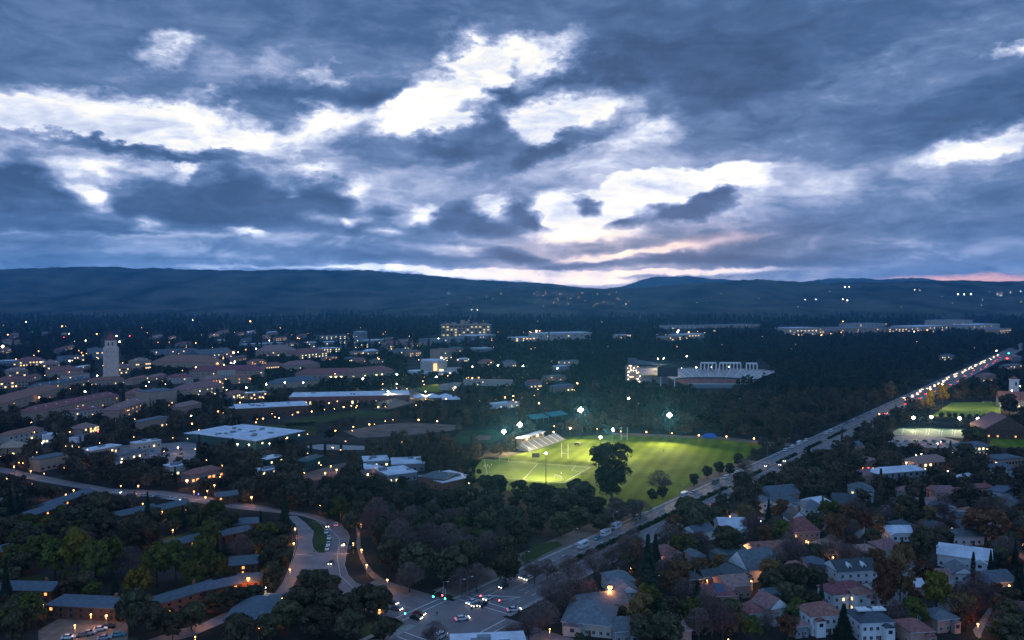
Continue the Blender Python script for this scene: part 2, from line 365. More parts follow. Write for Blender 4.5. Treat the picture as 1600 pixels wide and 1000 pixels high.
# ------------------------------------------------------------------ ground and hills
def struct(o, label=None): o['kind'] = 'structure'; (label and o.__setitem__('label', label)); return o
gv, gf = [], []
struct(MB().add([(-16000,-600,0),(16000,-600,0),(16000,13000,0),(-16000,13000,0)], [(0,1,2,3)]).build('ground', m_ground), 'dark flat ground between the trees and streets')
def vnoise(x, y, s, seed=0):
    r = np.random.default_rng(seed); T = r.random((256, 256)); X_ = x / s; Y_ = y / s
    xi = np.floor(X_).astype(int); yi = np.floor(Y_).astype(int); fx = X_ - xi; fy = Y_ - yi; fx = fx*fx*(3-2*fx); fy = fy*fy*(3-2*fy)
    g = lambda a, b: T[(a % 256), (b % 256)]
    return (g(xi,yi)*(1-fx)+g(xi+1,yi)*fx)*(1-fy) + (g(xi,yi+1)*(1-fx)+g(xi+1,yi+1)*fx)*fy
def hill(label, pts, D, front, back, tree=6.0, nx=900, ny=40, seed=1):
    pts = sorted(pts); px = np.linspace(pts[0][0], pts[-1][0], nx); py = np.interp(px, [p[0] for p in pts], [p[1] for p in pts])
    xr = (px - 800) / F * D; zr = HC + (HZ - py) / F * D; zr = np.maximum(zr, 2)
    V = []
    for j in range(ny + 8):
        if j <= ny: t = j / ny; y = D - front * (1 - t); sh = t ** 1.15
        else: t = (j - ny) / 7; y = D + back * t; sh = 1 - t ** 1.3 * 1.05
        x = xr * (y / D) ** .6; yy = np.full(nx, y)
        gul = (vnoise(x, yy, 900, seed) - .5) * .5 + (vnoise(x, yy, 320, seed + 1) - .5) * .4
        z = zr * sh * (1 + gul * (1 - sh ** 4) * min(1, 3 * (1 - sh) + .0)) + (vnoise(x, yy, 60, seed + 2) - .5) * tree + (vnoise(x, yy, 22, seed + 3) - .5) * tree
        V.append(np.stack([x, yy + (vnoise(x, yy, 50, seed + 5) - .5) * front / ny, np.where(sh <= 0.0, -3, z)], 1))
    V = np.concatenate(V); idx = np.arange(nx * (ny + 8)).reshape(ny + 8, nx)
    Q = np.stack([idx[:-1,:-1], idx[:-1,1:], idx[1:,1:], idx[1:,:-1]], -1).reshape(-1, 4)
    return struct(link('hills', qmesh('hills', V, Q, m_hill)), label)
hill('long dark blue wooded ridge filling the left horizon', [(-700,424),(-200,421),(0,420.5),(60,419),(115,417),(170,416.5),(215,420),(240,418),(280,421),(350,422),(400,423),(440,421),(500,422),(550,422.5),(580,422),(600,425),(660,429),(700,433),(740,437),(800,440),(860,443),(900,448),(940,455),(1000,466)], 7400, 2500, 1100, 9, seed=3)
hill('low wooded foothills dotted with lights in the middle distance', [(480,492),(560,484),(640,474),(700,463),(740,456),(780,451),(830,447),(860,447),(890,450),(950,451),(1000,450),(1040,447),(1100,442),(1150,438),(1180,436.5),(1210,438),(1260,441),(1300,443),(1350,441),(1380,441),(1420,440),(1470,438.5),(1500,438),(1560,441),(1600,441),(1800,442),(2200,446)], 5800, 1700, 1500, 10, seed=9)
hill('rounded far hill below the brightest gap in the clouds', [(900,458),(945,451),(975,447),(1000,438),(1015,434),(1030,432),(1045,433),(1075,431),(1095,433.5),(1110,436),(1130,435.5),(1145,438),(1200,443),(1260,452)], 11000, 2500, 400, 10, nx=500, seed=21)
hill('faint low far hills at the right horizon', [(1180,450),(1230,443),(1262,439),(1285,436.5),(1300,434.5),(1350,435),(1375,437),(1400,435),(1440,434),(1460,437),(1480,440),(1530,440),(1600,439),(1900,440),(2100,450)], 10300, 2200, 500, 10, nx=500, seed=33)
# ------------------------------------------------------------------ roads, paths, fields
def gpoly(name, label, px_pts, m, z, clear=True, kind='structure'):
    pts = [G(a, b) for a, b in px_pts]; o = MB().add([(p.x, p.y, z) for p in pts], [tuple(range(len(pts)))]).build(name, m)
    me = o.data
    if me.polygons[0].normal.z < 0: me.flip_normals()
    if kind: o['kind'] = kind
    if label: o['label'] = label
    fill(OCC, px_pts)
    if clear: fill(CLEAR, px_pts)
    return o
EO = Vector((-251.0, 0)); EU = Vector((.6078, .7940)); EN = Vector((.7940, -.6078))
def E(s, t, z=0.0): p = EO + EU * s + EN * t; return Vector((p.x, p.y, z))
def estrip(mb, s0, s1, t0, t1, z, z1=None, steps=1):
    if z1 is None:
        mb.add([E(s0,t0,z), E(s1,t0,z), E(s1,t1,z), E(s0,t1,z)], [(3,2,1,0)])
    else:
        a, b, c, d = E(s0,t0), E(s1,t0), E(s1,t1), E(s0,t1); mb.prism([(d.x,d.y),(c.x,c.y),(b.x,b.y),(a.x,a.y)], z, z1)
def eclear(s0, s1, t0, t1, mask=None):
    pts = []
    for s, t in ((s0,t0),(s1,t0),(s1,t1),(s0,t1)): p = E(s, t); pts.append(project(p.x, p.y, 0))
    fill(OCC, pts)
    if mask is not None: fill(mask, pts)
mb = MB(); estrip(mb, 300, 2600, 0, 24, .02); estrip(mb, 350, 376, -40, 0, .02); estrip(mb, 346, 376, 24, 130, .02)
struct(mb.build('road', m_asph), 'wide straight avenue running diagonally to the far right')
eclear(300, 2600, -2, 25); eclear(300, 1400, -2, 11, CLEAR); eclear(300, 470, -2, 25, CLEAR); eclear(640, 830, 10, 20, CLEAR); eclear(1300, 2600, -6, 24, CLEAR)
mb = MB(); estrip(mb, 378, 2600, -2.2, -.2, .02, .15); estrip(mb, 300, 345, -2.2, -.2, .02, .15); estrip(mb, 378, 2600, 24.2, 26, .02, .15)
struct(mb.build('pavement', m_conc), 'pale footway along both sides of the avenue')
mb = MB(); estrip(mb, 420, 2600, 10.3, 13.2, .02, .15); struct(mb.build('median', m_path), 'raised planted strip down the middle of the avenue')
mb = MB(); estrip(mb, 380, 700, -14, -2.4, .015); struct(mb.build('verge', m_dirt), 'bare reddish dirt verge beside the avenue')
mb = MB()
for t in (3.4, 6.8, 16.8, 20.2):
    s = 400 if t < 12 else 390
    while s < 1300:
        estrip(mb, s, s + 3, t - .09, t + .09, .03); s += 9
    if t < 12: estrip(mb, 380, 400, t - .08, t + .08, .03)
for t in (10.0, 13.6): estrip(mb, 400, 2000, t - .07, t + .07, .03)
for s in (379, 383): estrip(mb, s, s + .35, .5, 23.5, .03)
estrip(mb, 386, 386.5, .6, 10, .03)
for s in (341, 345): estrip(mb, s, s + .35, .5, 23.5, .03)
for t in (-2.6, -6.0): estrip(mb, 352, 375, t, t + .35, .03)
for t in (26.0, 29.5): estrip(mb, 350, 375, t, t + .35, .03)
struct(mb.build('road_markings', m_paint), 'white lane lines and crosswalk bars on the avenue')
RDC = [(60,750),(176,768),(260,774),(320,782),(400,794),(470,804),(505,816),(531,842),(527,872),(532,900),(556,922),(600,941),(640,950)]
RD1 = [(640,934),(600,928),(576,920),(556,912),(544,900),(538,884),(542,860),(546,840),(541,828),(532,820),(516,812),(495,806),(470,802),(440,797),(400,790),(360,783),(320,777),(260,768),(176,764),(60,742),(-60,716),(-60,724),(60,752),(176,772),(260,780),(320,787),(370,795),(430,801),(470,806),(490,812),(506,820),(513,830),(518,846),(515,858),(510,872),(512,888),(517,902),(528,918),(548,934),(590,952),(632,966),(700,1000),(760,990),(745,950)]
gpoly('road', 'curving two-way road bending down to the junction', RD1, m_asph, .025)
RD2 = [(448,806),(462,820),(466,836),(465,852),(456,880),(445,908),(430,930),(418,940),(400,946),(350,958),(320,972),(280,984),(230,1000),(262,1004),(300,994),(345,975),(400,958),(436,948),(452,930),(461,910),(470,895),(500,890),(520,888),(520,862),(490,862),(487,846),(490,830),(478,818),(462,806)]
gpoly('road', 'side road branching left around the grassy island', RD2, m_asph2, .035)
fill(ROADM, RD1); fill(ROADM, RD2)
def gline(mb, pts, w, z):
    for a, b in zip(pts[:-1], pts[1:]):
        p, q = G(*a), G(*b); d = (q - p); n = Vector((-d.y, d.x, 0)).normalized() * w / 2
        mb.add([p + n + Vector((0,0,z)), p - n + Vector((0,0,z)), q - n + Vector((0,0,z)), q + n + Vector((0,0,z))], [(0,1,2,3)])
mb = MB(); gline(mb, RDC, .14, .05); gline(mb, [(545,935),(560,945),(600,958)], .12, .05); gline(mb, [(521,912),(538,930)], .12, .05)
for k in range(5): gline(mb, [(566+k*12, 934+k*4.6),(570+k*12, 935.5+k*4.6)], .12, .05)
gline(mb, [(520,866),(545,865)], .35, .052); gline(mb, [(462,866),(488,868)], .35, .052)
struct(mb.build('road_markings', m_paint), 'thin lane lines on the curving road')
mb = MB(); gline(mb, [(176,763.5),(260,767.5),(320,776.5),(400,789.5),(470,801),(495,805),(516,811),(532,819),(541,827),(546,839),(542,859),(538,883),(544,899),(556,911),(576,919),(600,927),(640,933)], .35, .10)
gline(mb, [(490,858),(496,864),(508,864),(514,856),(516,846),(508,828),(500,818),(488,814)], .35, .10); gline(mb, [(462,806),(478,818),(490,831),(487,846),(490,860)], .35, .10); gline(mb, [(464,836),(463,852),(455,880),(444,908),(430,928)], .35, .10)
struct(mb.build('kerb', m_conc), 'pale kerbs edging the curving road')
gpoly('grass_island', 'dark green grassy island between the two curving roads', [(490,858),(496,864),(508,864),(514,856),(516,846),(508,828),(500,818),(488,814),(478,812),(490,824),(492,832)], m_turf2, .06)
gpoly('grass_island', 'small grassy island below the road crossing', [(488,890),(505,889),(512,900),(524,918),(540,932),(520,930),(498,914)], m_turf2, .06)
gpoly('path', 'pale footpath lined with lamps right of the curving road', [(549,818),(556,824),(558,838),(556,850),(562,872),(574,896),(592,912),(640,932),(650,930),(604,908),(584,894),(572,878),(564,858),(563,842),(562,832),(556,818)], m_path, .03)
gpoly('path', 'light strip of pavement by the lower junction corner', [(590,1000),(620,985),(640,975),(650,978),(610,1000)], m_conc, .03)
gpoly('lawn', 'lit green lawn at the near junction corner', [(560,985),(590,962),(618,966),(632,974),(600,998),(570,1000)], m_turf2, .02, clear=False)
gpoly('lawn', 'dark mown lawn beside the wooded grove', [(812,872),(835,850),(872,846),(880,852),(850,866),(822,882)], m_turf2, .02, clear=False)
fill(CLEAR, [(745,752),(752,722),(830,700),(960,679),(1200,692),(1160,720),(1062,770),(1005,780),(985,748),(930,757),(880,765),(800,755)])
gpoly('playing_field', 'large green mown sports ground lit on its left half', [(826,706),(880,683),(958,679),(1050,681),(1120,686),(1196,694),(1160,720),(1100,742),(1062,772),(1010,800),(880,790),(740,752),(752,722)], m_turf, .02, clear=False)
gpoly('soccer_field', 'pale artificial soccer pitch at the near end of the sports ground', [(754,717),(928,729),(884,757),(757,748),(736,740)], m_synth, .03)
mb = MB()
def gline(mb, pts, w, z):
    for a, b in zip(pts[:-1], pts[1:]):
        p, q = G(*a), G(*b); d = (q - p); n = Vector((-d.y, d.x, 0)).normalized() * w / 2
        mb.add([p + n + Vector((0,0,z)), p - n + Vector((0,0,z)), q - n + Vector((0,0,z)), q + n + Vector((0,0,z))], [(0,1,2,3)])
gline(mb, [(757,718.5),(922,730),(880,754),(762,745),(757,718.5)], .25, .04); gline(mb, [(840,724.5),(818,749)], .22, .04)
gline(mb, [(900,727),(893,735),(911,738)], .2, .04)
struct(mb.build('pitch_lines', m_paint), 'white touchlines on the soccer pitch')
gpoly('track', 'worn dirt strip along the far side of the sports ground', [(958,676),(1120,682),(1200,690),(1245,694),(1240,698),(1196,694),(1120,686),(958,680)], m_dirt, .03)
gpoly('lawn', 'dim green practice lawn right of the white roofed hall', [(376,668),(402,662),(494,667),(494,680),(440,684),(380,672)], m_turf2, .02)
gpoly('lawn', 'dim green practice lawn beyond the dark hedge', [(440,658),(500,650),(556,640),(620,644),(600,652),(545,650),(495,664)], m_turf2, .02)
gpoly('sand_lot', 'bare tan lot behind the trees in the middle', [(536,674),(590,664),(640,660),(712,664),(712,672),(640,680),(560,684)], m_dirt, .02)
gpoly('sand_lot', 'narrow pale strip of gravel in front of the palms', [(470,698),(500,694),(574,697),(574,703),(500,703)], m_conc, .02)
gpoly('running_track', 'dark track oval with a red patch behind the soccer pitch', [(706,686),(720,674),(770,670),(790,680),(770,692),(720,693)], m_turf3, .02)
gpoly('red_patch', 'small red surface inside the dark oval', [(742,683),(750,680),(768,681),(766,687),(748,688)], m_seatr, .04)
gpoly('parking_lot', 'lot of pale asphalt with parked cars by the low sheds', [(110,712),(190,696),(300,690),(330,700),(300,724),(200,730)], m_asph2, .02, clear=False)
gpoly('parking_lot', 'small car park below the brown apartment rows', [(60,985),(100,962),(200,968),(200,1000),(60,1004)], m_path, .02)
gpoly('parking_lot', 'tan lot with lamps beyond the trees at left centre', [(465,744),(520,726),(545,722),(520,746),(480,752)], m_dirt, .02)
gpoly('tennis_court', 'floodlit pale green tennis courts at right', [(1388,680),(1406,668),(1536,671),(1534,686),(1460,682)], m_court, .03)
mb = MB()
for k in range(6):
    xa = 1412 + k * 20.5; gline(mb, [(xa,669.6),(xa+15,669.8),(xa+14,681),(xa-3,680.6),(xa,669.6)], .18, .05); gline(mb, [(xa-1,675),(xa+14.5,675.3)], .22, .05)
struct(mb.build('court_lines', m_paint), 'white lines of the floodlit tennis courts')
gpoly('parking_lot', 'bluish car park in front of the tennis courts', [(1388,690),(1400,681),(1470,682),(1500,690),(1480,700),(1400,698)], m_asph2, .02)
gpoly('playing_field', 'small floodlit soccer field near the far right', [(1455,650),(1486,629),(1562,628),(1564,646),(1500,652)], m_synth, .03)
gpoly('lawn', 'olive green field at the right edge below the gabled hall', [(1548,678),(1620,676),(1620,702),(1546,698)], m_turf, .02)
gpoly('road', 'narrow residential street with pale kerbs at right', [(1335,835),(1342,826),(1400,780),(1404,784),(1350,834),(1342,842)], m_conc, .03)
gpoly('road', 'residential street along the front of the houses', [(1080,806),(1110,798),(1180,806),(1235,818),(1235,826),(1176,814),(1110,806)], m_asph2, .03)
gpoly('road', 'street corner by the right edge of the houses', [(1588,860),(1605,848),(1605,880),(1592,870)], m_asph2, .03)
gpoly('road', 'side street between the lower right houses', [(1520,985),(1545,950),(1552,950),(1534,990),(1530,1003)], m_conc, .03)
gpoly('lawn', 'green lawn between the left apartment rows', [(240,852),(262,838),(300,832),(312,842),(280,852)], m_turf2, .02)
gpoly('lawn', 'dark green lawn above the lower left roofs', [(5,915),(20,903),(70,898),(84,912),(60,920)], m_turf2, .02)
gpoly('lawn', 'green lawn at the left edge beyond the lit lot', [(50,792),(66,786),(90,790),(80,800),(58,800)], m_turf2, .02)
gpoly('lawn', 'green strip left of the striped bleachers', [(650,606),(680,600),(700,604),(690,612),(660,612)], m_turf, .02)
# ------------------------------------------------------------------ automatic place phrases
ANCH = [(172,560,'near the pale clock tower'),(60,505,'beyond the clock tower'),(60,585,'among the red roofs left of the tower'),(60,650,'by the long red tiled wing at far left'),
 (230,640,'by the tan hall below the clock tower'),(110,690,'near the low sheds at left'),(20,730,'by the left edge road'),(220,715,'beside the left car park'),(250,772,'along the upper curving road'),
 (360,740,'among the dark trees left of centre'),(300,590,'by the red roofed hall with tan front'),(420,605,'by the green lit lawn lamps'),(360,555,'by the bright white light beyond the campus'),
 (420,505,'in the woods left of centre'),(540,535,'by the rows of lit laboratories'),(640,540,'right of the lit laboratories'),(675,575,'near the round concert hall'),(600,595,'by the long yellow windowed building'),
 (650,620,'by the floodlit bleachers'),(430,635,'by the white roofed sports hall'),(380,680,'by the huge white roofed hall'),(530,640,'by the practice lawns'),(560,690,'by the bare tan lot'),(500,740,'by the tan lot left of centre'),
 (630,745,'by the white and blue flat roofs'),(740,520,'by the big lit hospital block'),(770,590,'right of the round concert hall'),(800,625,'by the small white pavilion'),(720,665,'behind the dark running oval'),(830,690,'beside the grandstand'),
 (870,590,'in the woods left of the stadium'),(900,520,'by the long white block past the woods'),(1000,570,'by the stadium press box'),(1110,580,'along the stadium rim'),(1050,675,'along the far edge of the sports ground'),(940,650,'behind the goal posts'),
 (930,760,'beside the giant eucalyptus'),(780,780,'in front of the soccer pitch'),(1130,750,'along the green field beside the avenue'),(1250,690,'where the avenue passes the woods'),(1200,640,'in the dark woods right of the field'),(1230,520,'by the pale blocks at right horizon'),(1450,515,'by the white complex at far right'),
 (1320,600,'in the deep woods at right'),(1400,450,'on the far foothills'),(1540,565,'along the busy far end of the avenue'),(1470,610,'beside the lit yellow trees'),(1470,655,'around the tennis courts'),(1580,620,'by the red roofed chapel'),(1570,660,'by the gabled hall at right edge'),
 (1400,720,'below the tennis courts'),(1540,730,'below the olive field'),(1340,760,'by the white two storey house'),(1460,780,'among the pink roofed houses'),(1220,780,'by the white gabled house near the avenue'),(1120,800,'by the avenue beyond the big hedge'),
 (1180,840,'by the long shallow white roof'),(1290,830,'by the red roofed house row'),(1380,850,'left of the big orange tree'),(1540,830,'around the big orange tree'),(1050,860,'by the red roofed bungalow'),(1150,900,'by the steep white gable'),(1320,900,'by the slate roofed house'),
 (1330,960,'by the white villa with red roofs'),(1500,880,'by the long pale roof'),(1560,950,'at the lower right corner'),(1440,950,'by the yellow tree at lower right'),(1240,970,'by the red roofed corner house'),(1120,960,'by the solar panelled house'),(1040,970,'left of the solar panelled house'),
 (950,930,'by the big grey roofed house'),(980,860,'beside the median hedge'),(870,880,'along the avenue verge'),(740,945,'at the big crossing'),(660,950,'at the left mouth of the crossing'),(690,860,'in the middle of the bare grove'),(620,860,'at the left side of the grove'),(790,830,'at the right side of the grove'),
 (700,790,'at the back of the grove'),(580,800,'where the grove meets the upper road'),(560,860,'along the lamp lit footpath'),(510,840,'by the grassy island'),(460,870,'at the side road fork'),(430,920,'left of the side road'),(500,930,'on the oak island by the crossing'),(580,940,'at the near bend of the road'),(480,980,'in front of the oak island'),(360,980,'by the round drive roof'),
 (390,900,'by the orange lit wall'),(330,860,'by the long low roof at left centre'),(260,840,'by the left lawn'),(290,900,'in the green leafy grove'),(120,860,'in the yellow green grove'),(40,850,'by the row of parked lit cars'),(80,800,'among the upper left apartment rows'),(190,820,'behind the yellow green grove'),
 (40,940,'by the lower left apartment row'),(140,960,'by the brown apartment row'),(140,990,'in the lower left car park'),(280,960,'by the slanting apartment row'),(230,930,'below the leafy grove'),(330,800,'between the left apartments and upper road'),(430,800,'above the side road fork')]
REG = []
def later(o, look, px, py): REG.append((o, look, px, py))
ORD = ['', 'second', 'third', 'fourth', 'fifth', 'sixth', 'seventh', 'eighth', 'ninth', 'tenth', 'eleventh', 'twelfth', 'thirteenth', 'fourteenth', 'fifteenth', 'sixteenth', 'seventeenth', 'eighteenth', 'nineteenth', 'twentieth']
def finish_labels():
    g = {}
    for o, look, px, py in REG:
        best = min(range(len(ANCH)), key=lambda i: (ANCH[i][0] - px) ** 2 + ((ANCH[i][1] - py) * 1.8) ** 2)
        g.setdefault((look, best), []).append((px, py, o))
    def name_row(rows, look, ph, extra):
        rows.sort(key=lambda r: r[0]); n = len(rows)
        for i, r in enumerate(rows):
            w = 'leftmost' if i == 0 else 'rightmost' if i == n - 1 else ORD[i] + ' from left' if i < (n + 1) // 2 or n - 1 - i > 18 else ORD[n - 1 - i] + ' from right'
            r[2]['label'] = ('%s %s, %s%s' % (look, ph, w, extra)) if n > 1 or extra else '%s %s' % (look, ph)
    for (look, b), rows in g.items():
        ph = ANCH[b][2]
        if len(rows) <= 5: name_row(rows, look, ph, '')
        else:
            rows.sort(key=lambda r: -r[1]); k = 2 if len(rows) < 12 else 3; c = math.ceil(len(rows) / k)
            for j, nm in zip(range(k), (' in front', ' at back') if k == 2 else (' in front', ' midway', ' at back')):
                if rows[j * c:(j + 1) * c]: name_row(rows[j * c:(j + 1) * c], look, ph, nm)
# ------------------------------------------------------------------ buildings
def roof_mesh(kind, w, d, h, rh, oh=.5):
    x0, x1, y0, y1 = -w/2 - oh, w/2 + oh, -oh, d + oh; mb = MB(); e = h + .003; t = .28
    if kind == 'flat':
        return mb.box(-w/2 - .25, w/2 + .25, -.25, d + .25, e, h + .45)
    if kind == 'gable':       # ridge along x
        ym = d / 2
        v = [(x0,y0,e),(x1,y0,e),(x1,y1,e),(x0,y1,e),(x0,y0,e+t),(x1,y0,e+t),(x1,y1,e+t),(x0,y1,e+t),(x0,ym,h+rh),(x1,ym,h+rh)]
        return mb.add(v, [(0,3,2,1),(0,1,5,4),(2,3,7,6),(4,5,9,8),(6,7,8,9),(1,2,6,9,5),(3,0,4,8,7)])
    if kind == 'front':       # ridge along y, gable faces the viewer
        v = [(x0,y0,e),(x1,y0,e),(x1,y1,e),(x0,y1,e),(x0,y0,e+t),(x1,y0,e+t),(x1,y1,e+t),(x0,y1,e+t),(0,y0,h+rh),(0,y1,h+rh)]
        return mb.add(v, [(0,3,2,1),(1,2,6,5),(3,0,4,7),(5,6,9,8),(7,4,8,9),(0,1,5,8,4),(2,3,7,9,6)])
    if w >= d: a = (-w/2 + d/2, d/2); b = (w/2 - d/2, d/2)
    else: a = (0, w/2); b = (0, d - w/2)
    v = [(x0,y0,e),(x1,y0,e),(x1,y1,e),(x0,y1,e),(x0,y0,e+t),(x1,y0,e+t),(x1,y1,e+t),(x0,y1,e+t),(a[0],a[1],h+rh),(b[0],b[1],h+rh)]
    sides = [(0,3,2,1),(0,1,5,4),(1,2,6,5),(2,3,7,6),(3,0,4,7)]
    if w >= d: top = [(4,5,9,8),(5,6,9),(6,7,8,9),(7,4,8)]
    else: top = [(4,5,8),(5,6,9,8),(6,7,9),(7,4,8,9)]
    return mb.add(v, sides + top)
WIN = {}
def win_mesh(ww, wh, m):
    k = (round(ww,1), round(wh,1), m.name)
    if k not in WIN: WIN[k] = MB().box(-ww/2, ww/2, -.06, .0, 0, wh).mesh('window', m)
    return WIN[k]
FRM = {}
def frame_mesh(ww, wh):
    k = (round(ww,1), round(wh,1))
    if k not in FRM:
        mb = MB(); q = .07
        mb.box(-ww/2-q, -ww/2-.002, -.10, -.002, -q, wh+q); mb.box(ww/2+.002, ww/2+q, -.10, -.002, -q, wh+q)
        mb.box(-ww/2, ww/2, -.10, -.002, wh+.002, wh+q); mb.box(-ww/2, ww/2, -.14, -.002, -q, -.002); mb.box(-.03, .03, -.085, -.061, 0, wh)
        FRM[k] = mb.mesh('frame', m_trim)
    return FRM[k]
def put_windows(root, w, d, h, rows, cols, lit, litm, side, near, z0=1.0, ww=1.3, wh=1.3, sides=True, rr=None):
    rr = rr or random; n = 0; faces = [(0, w, 0.0, (0, 0), cols)]
    if sides:
        sc_ = max(1, int(cols * d / w * .8)); faces.append((1, d, R(90) * (1 if side > 0 else -1), (side * w / 2, d / 2), min(sc_, 6)))
    for (k, L_, ang, c, nc) in faces:
        for r in range(rows):
            zz = z0 + r * (h - .4) / rows
            for i in range(nc):
                if n >= 96: return
                off = (i + .5) / nc * L_ - L_ / 2
                if k == 0: loc = (off, -.005, zz)
                else: loc = (c[0] + side * .005, c[1] + off, zz)
                on = rr.random() < lit
                o = bpy.data.objects.new('window', win_mesh(ww, wh, litm if on else m_glass)); COL.objects.link(o); o.parent = root; o.location = loc; o.rotation_euler = (0, 0, ang); n += 1
                if on: o['label'] = 'lit window'
                if near:
                    f = bpy.data.objects.new('frame', frame_mesh(ww, wh)); COL.objects.link(f); f.parent = o
BLD = []
def building(label, cat, a, b, depth, h, roof='hip', wm=None, rm=None, rh=None, win=(2, 6), lit=.15, litm=None, name='house', group=None, chimney=False, door=True, clear=.5, units=0, skylights=0, near=False, oh=.5, z0=1.0, ww=1.3, wh=1.3, sidew=True):
    A, B_ = G(*a), G(*b); dv = B_ - A; w = dv.length; ang = math.atan2(dv.y, dv.x); C_ = (A + B_) / 2
    rr = random.Random(hash((a, b)) & 0xffff)
    root = thing(name, label, cat, C_, ang, group); rh = rh if rh is not None else min(w, depth) * .28
    wall = MB()
    if roof == 'gable': 
        wall.add([(-w/2,0,0),(w/2,0,0),(w/2,depth,0),(-w/2,depth,0),(-w/2,0,h),(w/2,0,h),(w/2,depth,h),(-w/2,depth,h)], [(0,3,2,1),(4,5,6,7),(0,1,5,4),(1,2,6,5),(2,3,7,6),(3,0,4,7)])
    else: wall.box(-w/2, w/2, 0, depth, 0, h)
    wall.build('wall', wm or m_cream, root)
    ro = roof_mesh(roof, w, depth, h, rh, oh).build('roof', rm or m_tile, root)
    if roof == 'front' and near:
        MB().add([(-w/2+.1,-.52,h+.25),(w/2-.1,-.52,h+.25),(0,-.52,h+rh-.35)],[(0,1,2)]).build('gable_panel', wm or m_cream, root)
    if roof == 'gable' and near:
        sx = (-1 if C_.x > 0 else 1) * (w/2 + oh + .02); MB().add([(sx,.1,h+.25),(sx,depth-.1,h+.25),(sx,depth/2,h+rh-.35)],[(0,1,2)]).build('gable_panel', wm or m_cream, root)
    side = -1 if C_.x > 0 else 1
    put_windows(root, w, depth, h, win[0], win[1], lit, litm or m_litw, side, near, z0, ww, wh, sidew, rr)
    if door and h < 9: MB().box(w*.02, w*.02+1.1, -.07, -.002, 0, 2.1).build('door', m_brown, root) if win[1] else None
    if chimney:
        cx = w * rr.choice((-.3, .25)); MB().box(cx-.45, cx+.45, depth*.55, depth*.55+.9, h+.3, h+rh+1.1).build('chimney', m_brick, ro)
    for k in range(units):
        ux = (rr.random() - .5) * w * .8; uy = depth * (.2 + .6 * rr.random()); u = rr.uniform(1, 2.6)
        MB().box(ux-u, ux+u, uy-u*.5, uy+u*.5, h+.45, h+.45+rr.uniform(.8,1.8)).build('roof_unit', m_greyw, ro)
    if skylights:
        for k in range(skylights):
            ux = -w/2 + (k + .5) * w / skylights
            if roof == 'flat': MB().box(ux-1.2, ux+1.2, depth*.4, depth*.4+1.2, h+.45, h+.75).build('skylight', m_white, ro)
            else:
                dd = min(w, depth)/2; sl = rh / dd; y0 = dd*.35; y1 = dd*.6
                MB().add([(ux-1.1,y0,h+.28+y0*sl*.9+.15),(ux+1.1,y0,h+.28+y0*sl*.9+.15),(ux+1.1,y1,h+.28+y1*sl*.9+.25),(ux-1.1,y1,h+.28+y1*sl*.9+.25)],[(0,1,2,3)]).build('skylight', m_white, ro)
    ca, sa = math.cos(ang), math.sin(ang)
    def wp(x, y, z): return project(C_.x + x*ca - y*sa, C_.y + x*sa + y*ca, z)
    fp = [wp(x, y, 0) for x, y in ((-w/2,0),(w/2,0),(w/2,depth),(-w/2,depth))]; fill(OCC, fp)
    top = [wp(x, y, h) for x, y in ((-w/2,0),(w/2,0),(w/2,depth),(-w/2,depth))] + [wp(0, depth/2, h+rh if roof!='flat' else h)]
    low = [wp(x, 0, h*(1-clear)) for x in (-w/2, w/2)]
    if clear > 0: fill(CLEAR, hull(top + low))
    BLD.append((C_, w, depth)); return root, w, ang, C_
Bd = building
CA = 'campus building'
# clock tower -------------------------------------------------------
tw = thing('clock_tower', 'tall pale stone bell tower with small red dome rising over the red roofs', 'tower', G(174, 599), R(22))
tb = MB(); s_ = 10.3; tb.box(-s_,s_,-s_,s_,0,10); s2 = 9.3
tb.box(-s2,s2,-s2,s2,10,44)
for k in range(-3, 4): tb.box(k*2.55-.35, k*2.55+.35, -s2-.35, -s2, 10, 44); tb.box(s2, s2+.35, k*2.55-.35, k*2.55+.35, 10, 44)
tb.build('shaft', m_stone, tw)
MB().box(-8.6,8.6,-8.6,8.6,44.01,46).build('cornice', m_stone, tw)
bel = MB(); bel.prism([(7.9*math.cos(R(22.5+45*k)), 7.9*math.sin(R(22.5+45*k))) for k in range(8)], 46.01, 54); bel.build('belfry', m_stone, tw)
for k in range(4):
    x = (-2.4, 2.4)[k % 2]
    if k < 2: MB().box(x-.9, x+.9, -7.34, -7.29, 47.5, 51.6).build('arched_opening', m_dark, tw)
    else: MB().box(x*1.9-.6, x*1.9+.6, -s2-.05, -s2-.006, 39, 41).build('arched_opening', m_dark, tw)
MB().box(-.6,.6,-s2-.05,-s2-.006,39,41).build('arched_opening', m_dark, tw)
dm = MB(); dm.tube((0,0,54.01),(0,0,58.2),7.0,5.2,12); dm.tube((0,0,58.2),(0,0,61.4),5.2,2.0,12); dm.tube((0,0,61.4),(0,0,64.4),1.9,1.4,8); dm.build('dome', m_tile, tw)
MB().tube((0,0,64.4),(0,0,69),.3,.12).build('finial', m_dark, tw)
fill(CLEAR, [(160,520),(188,520),(188,590),(160,590)]); fill(OCC, [(150,560),(195,560),(195,600),(150,600)])
tw.scale = (.95, .95, 1.07)
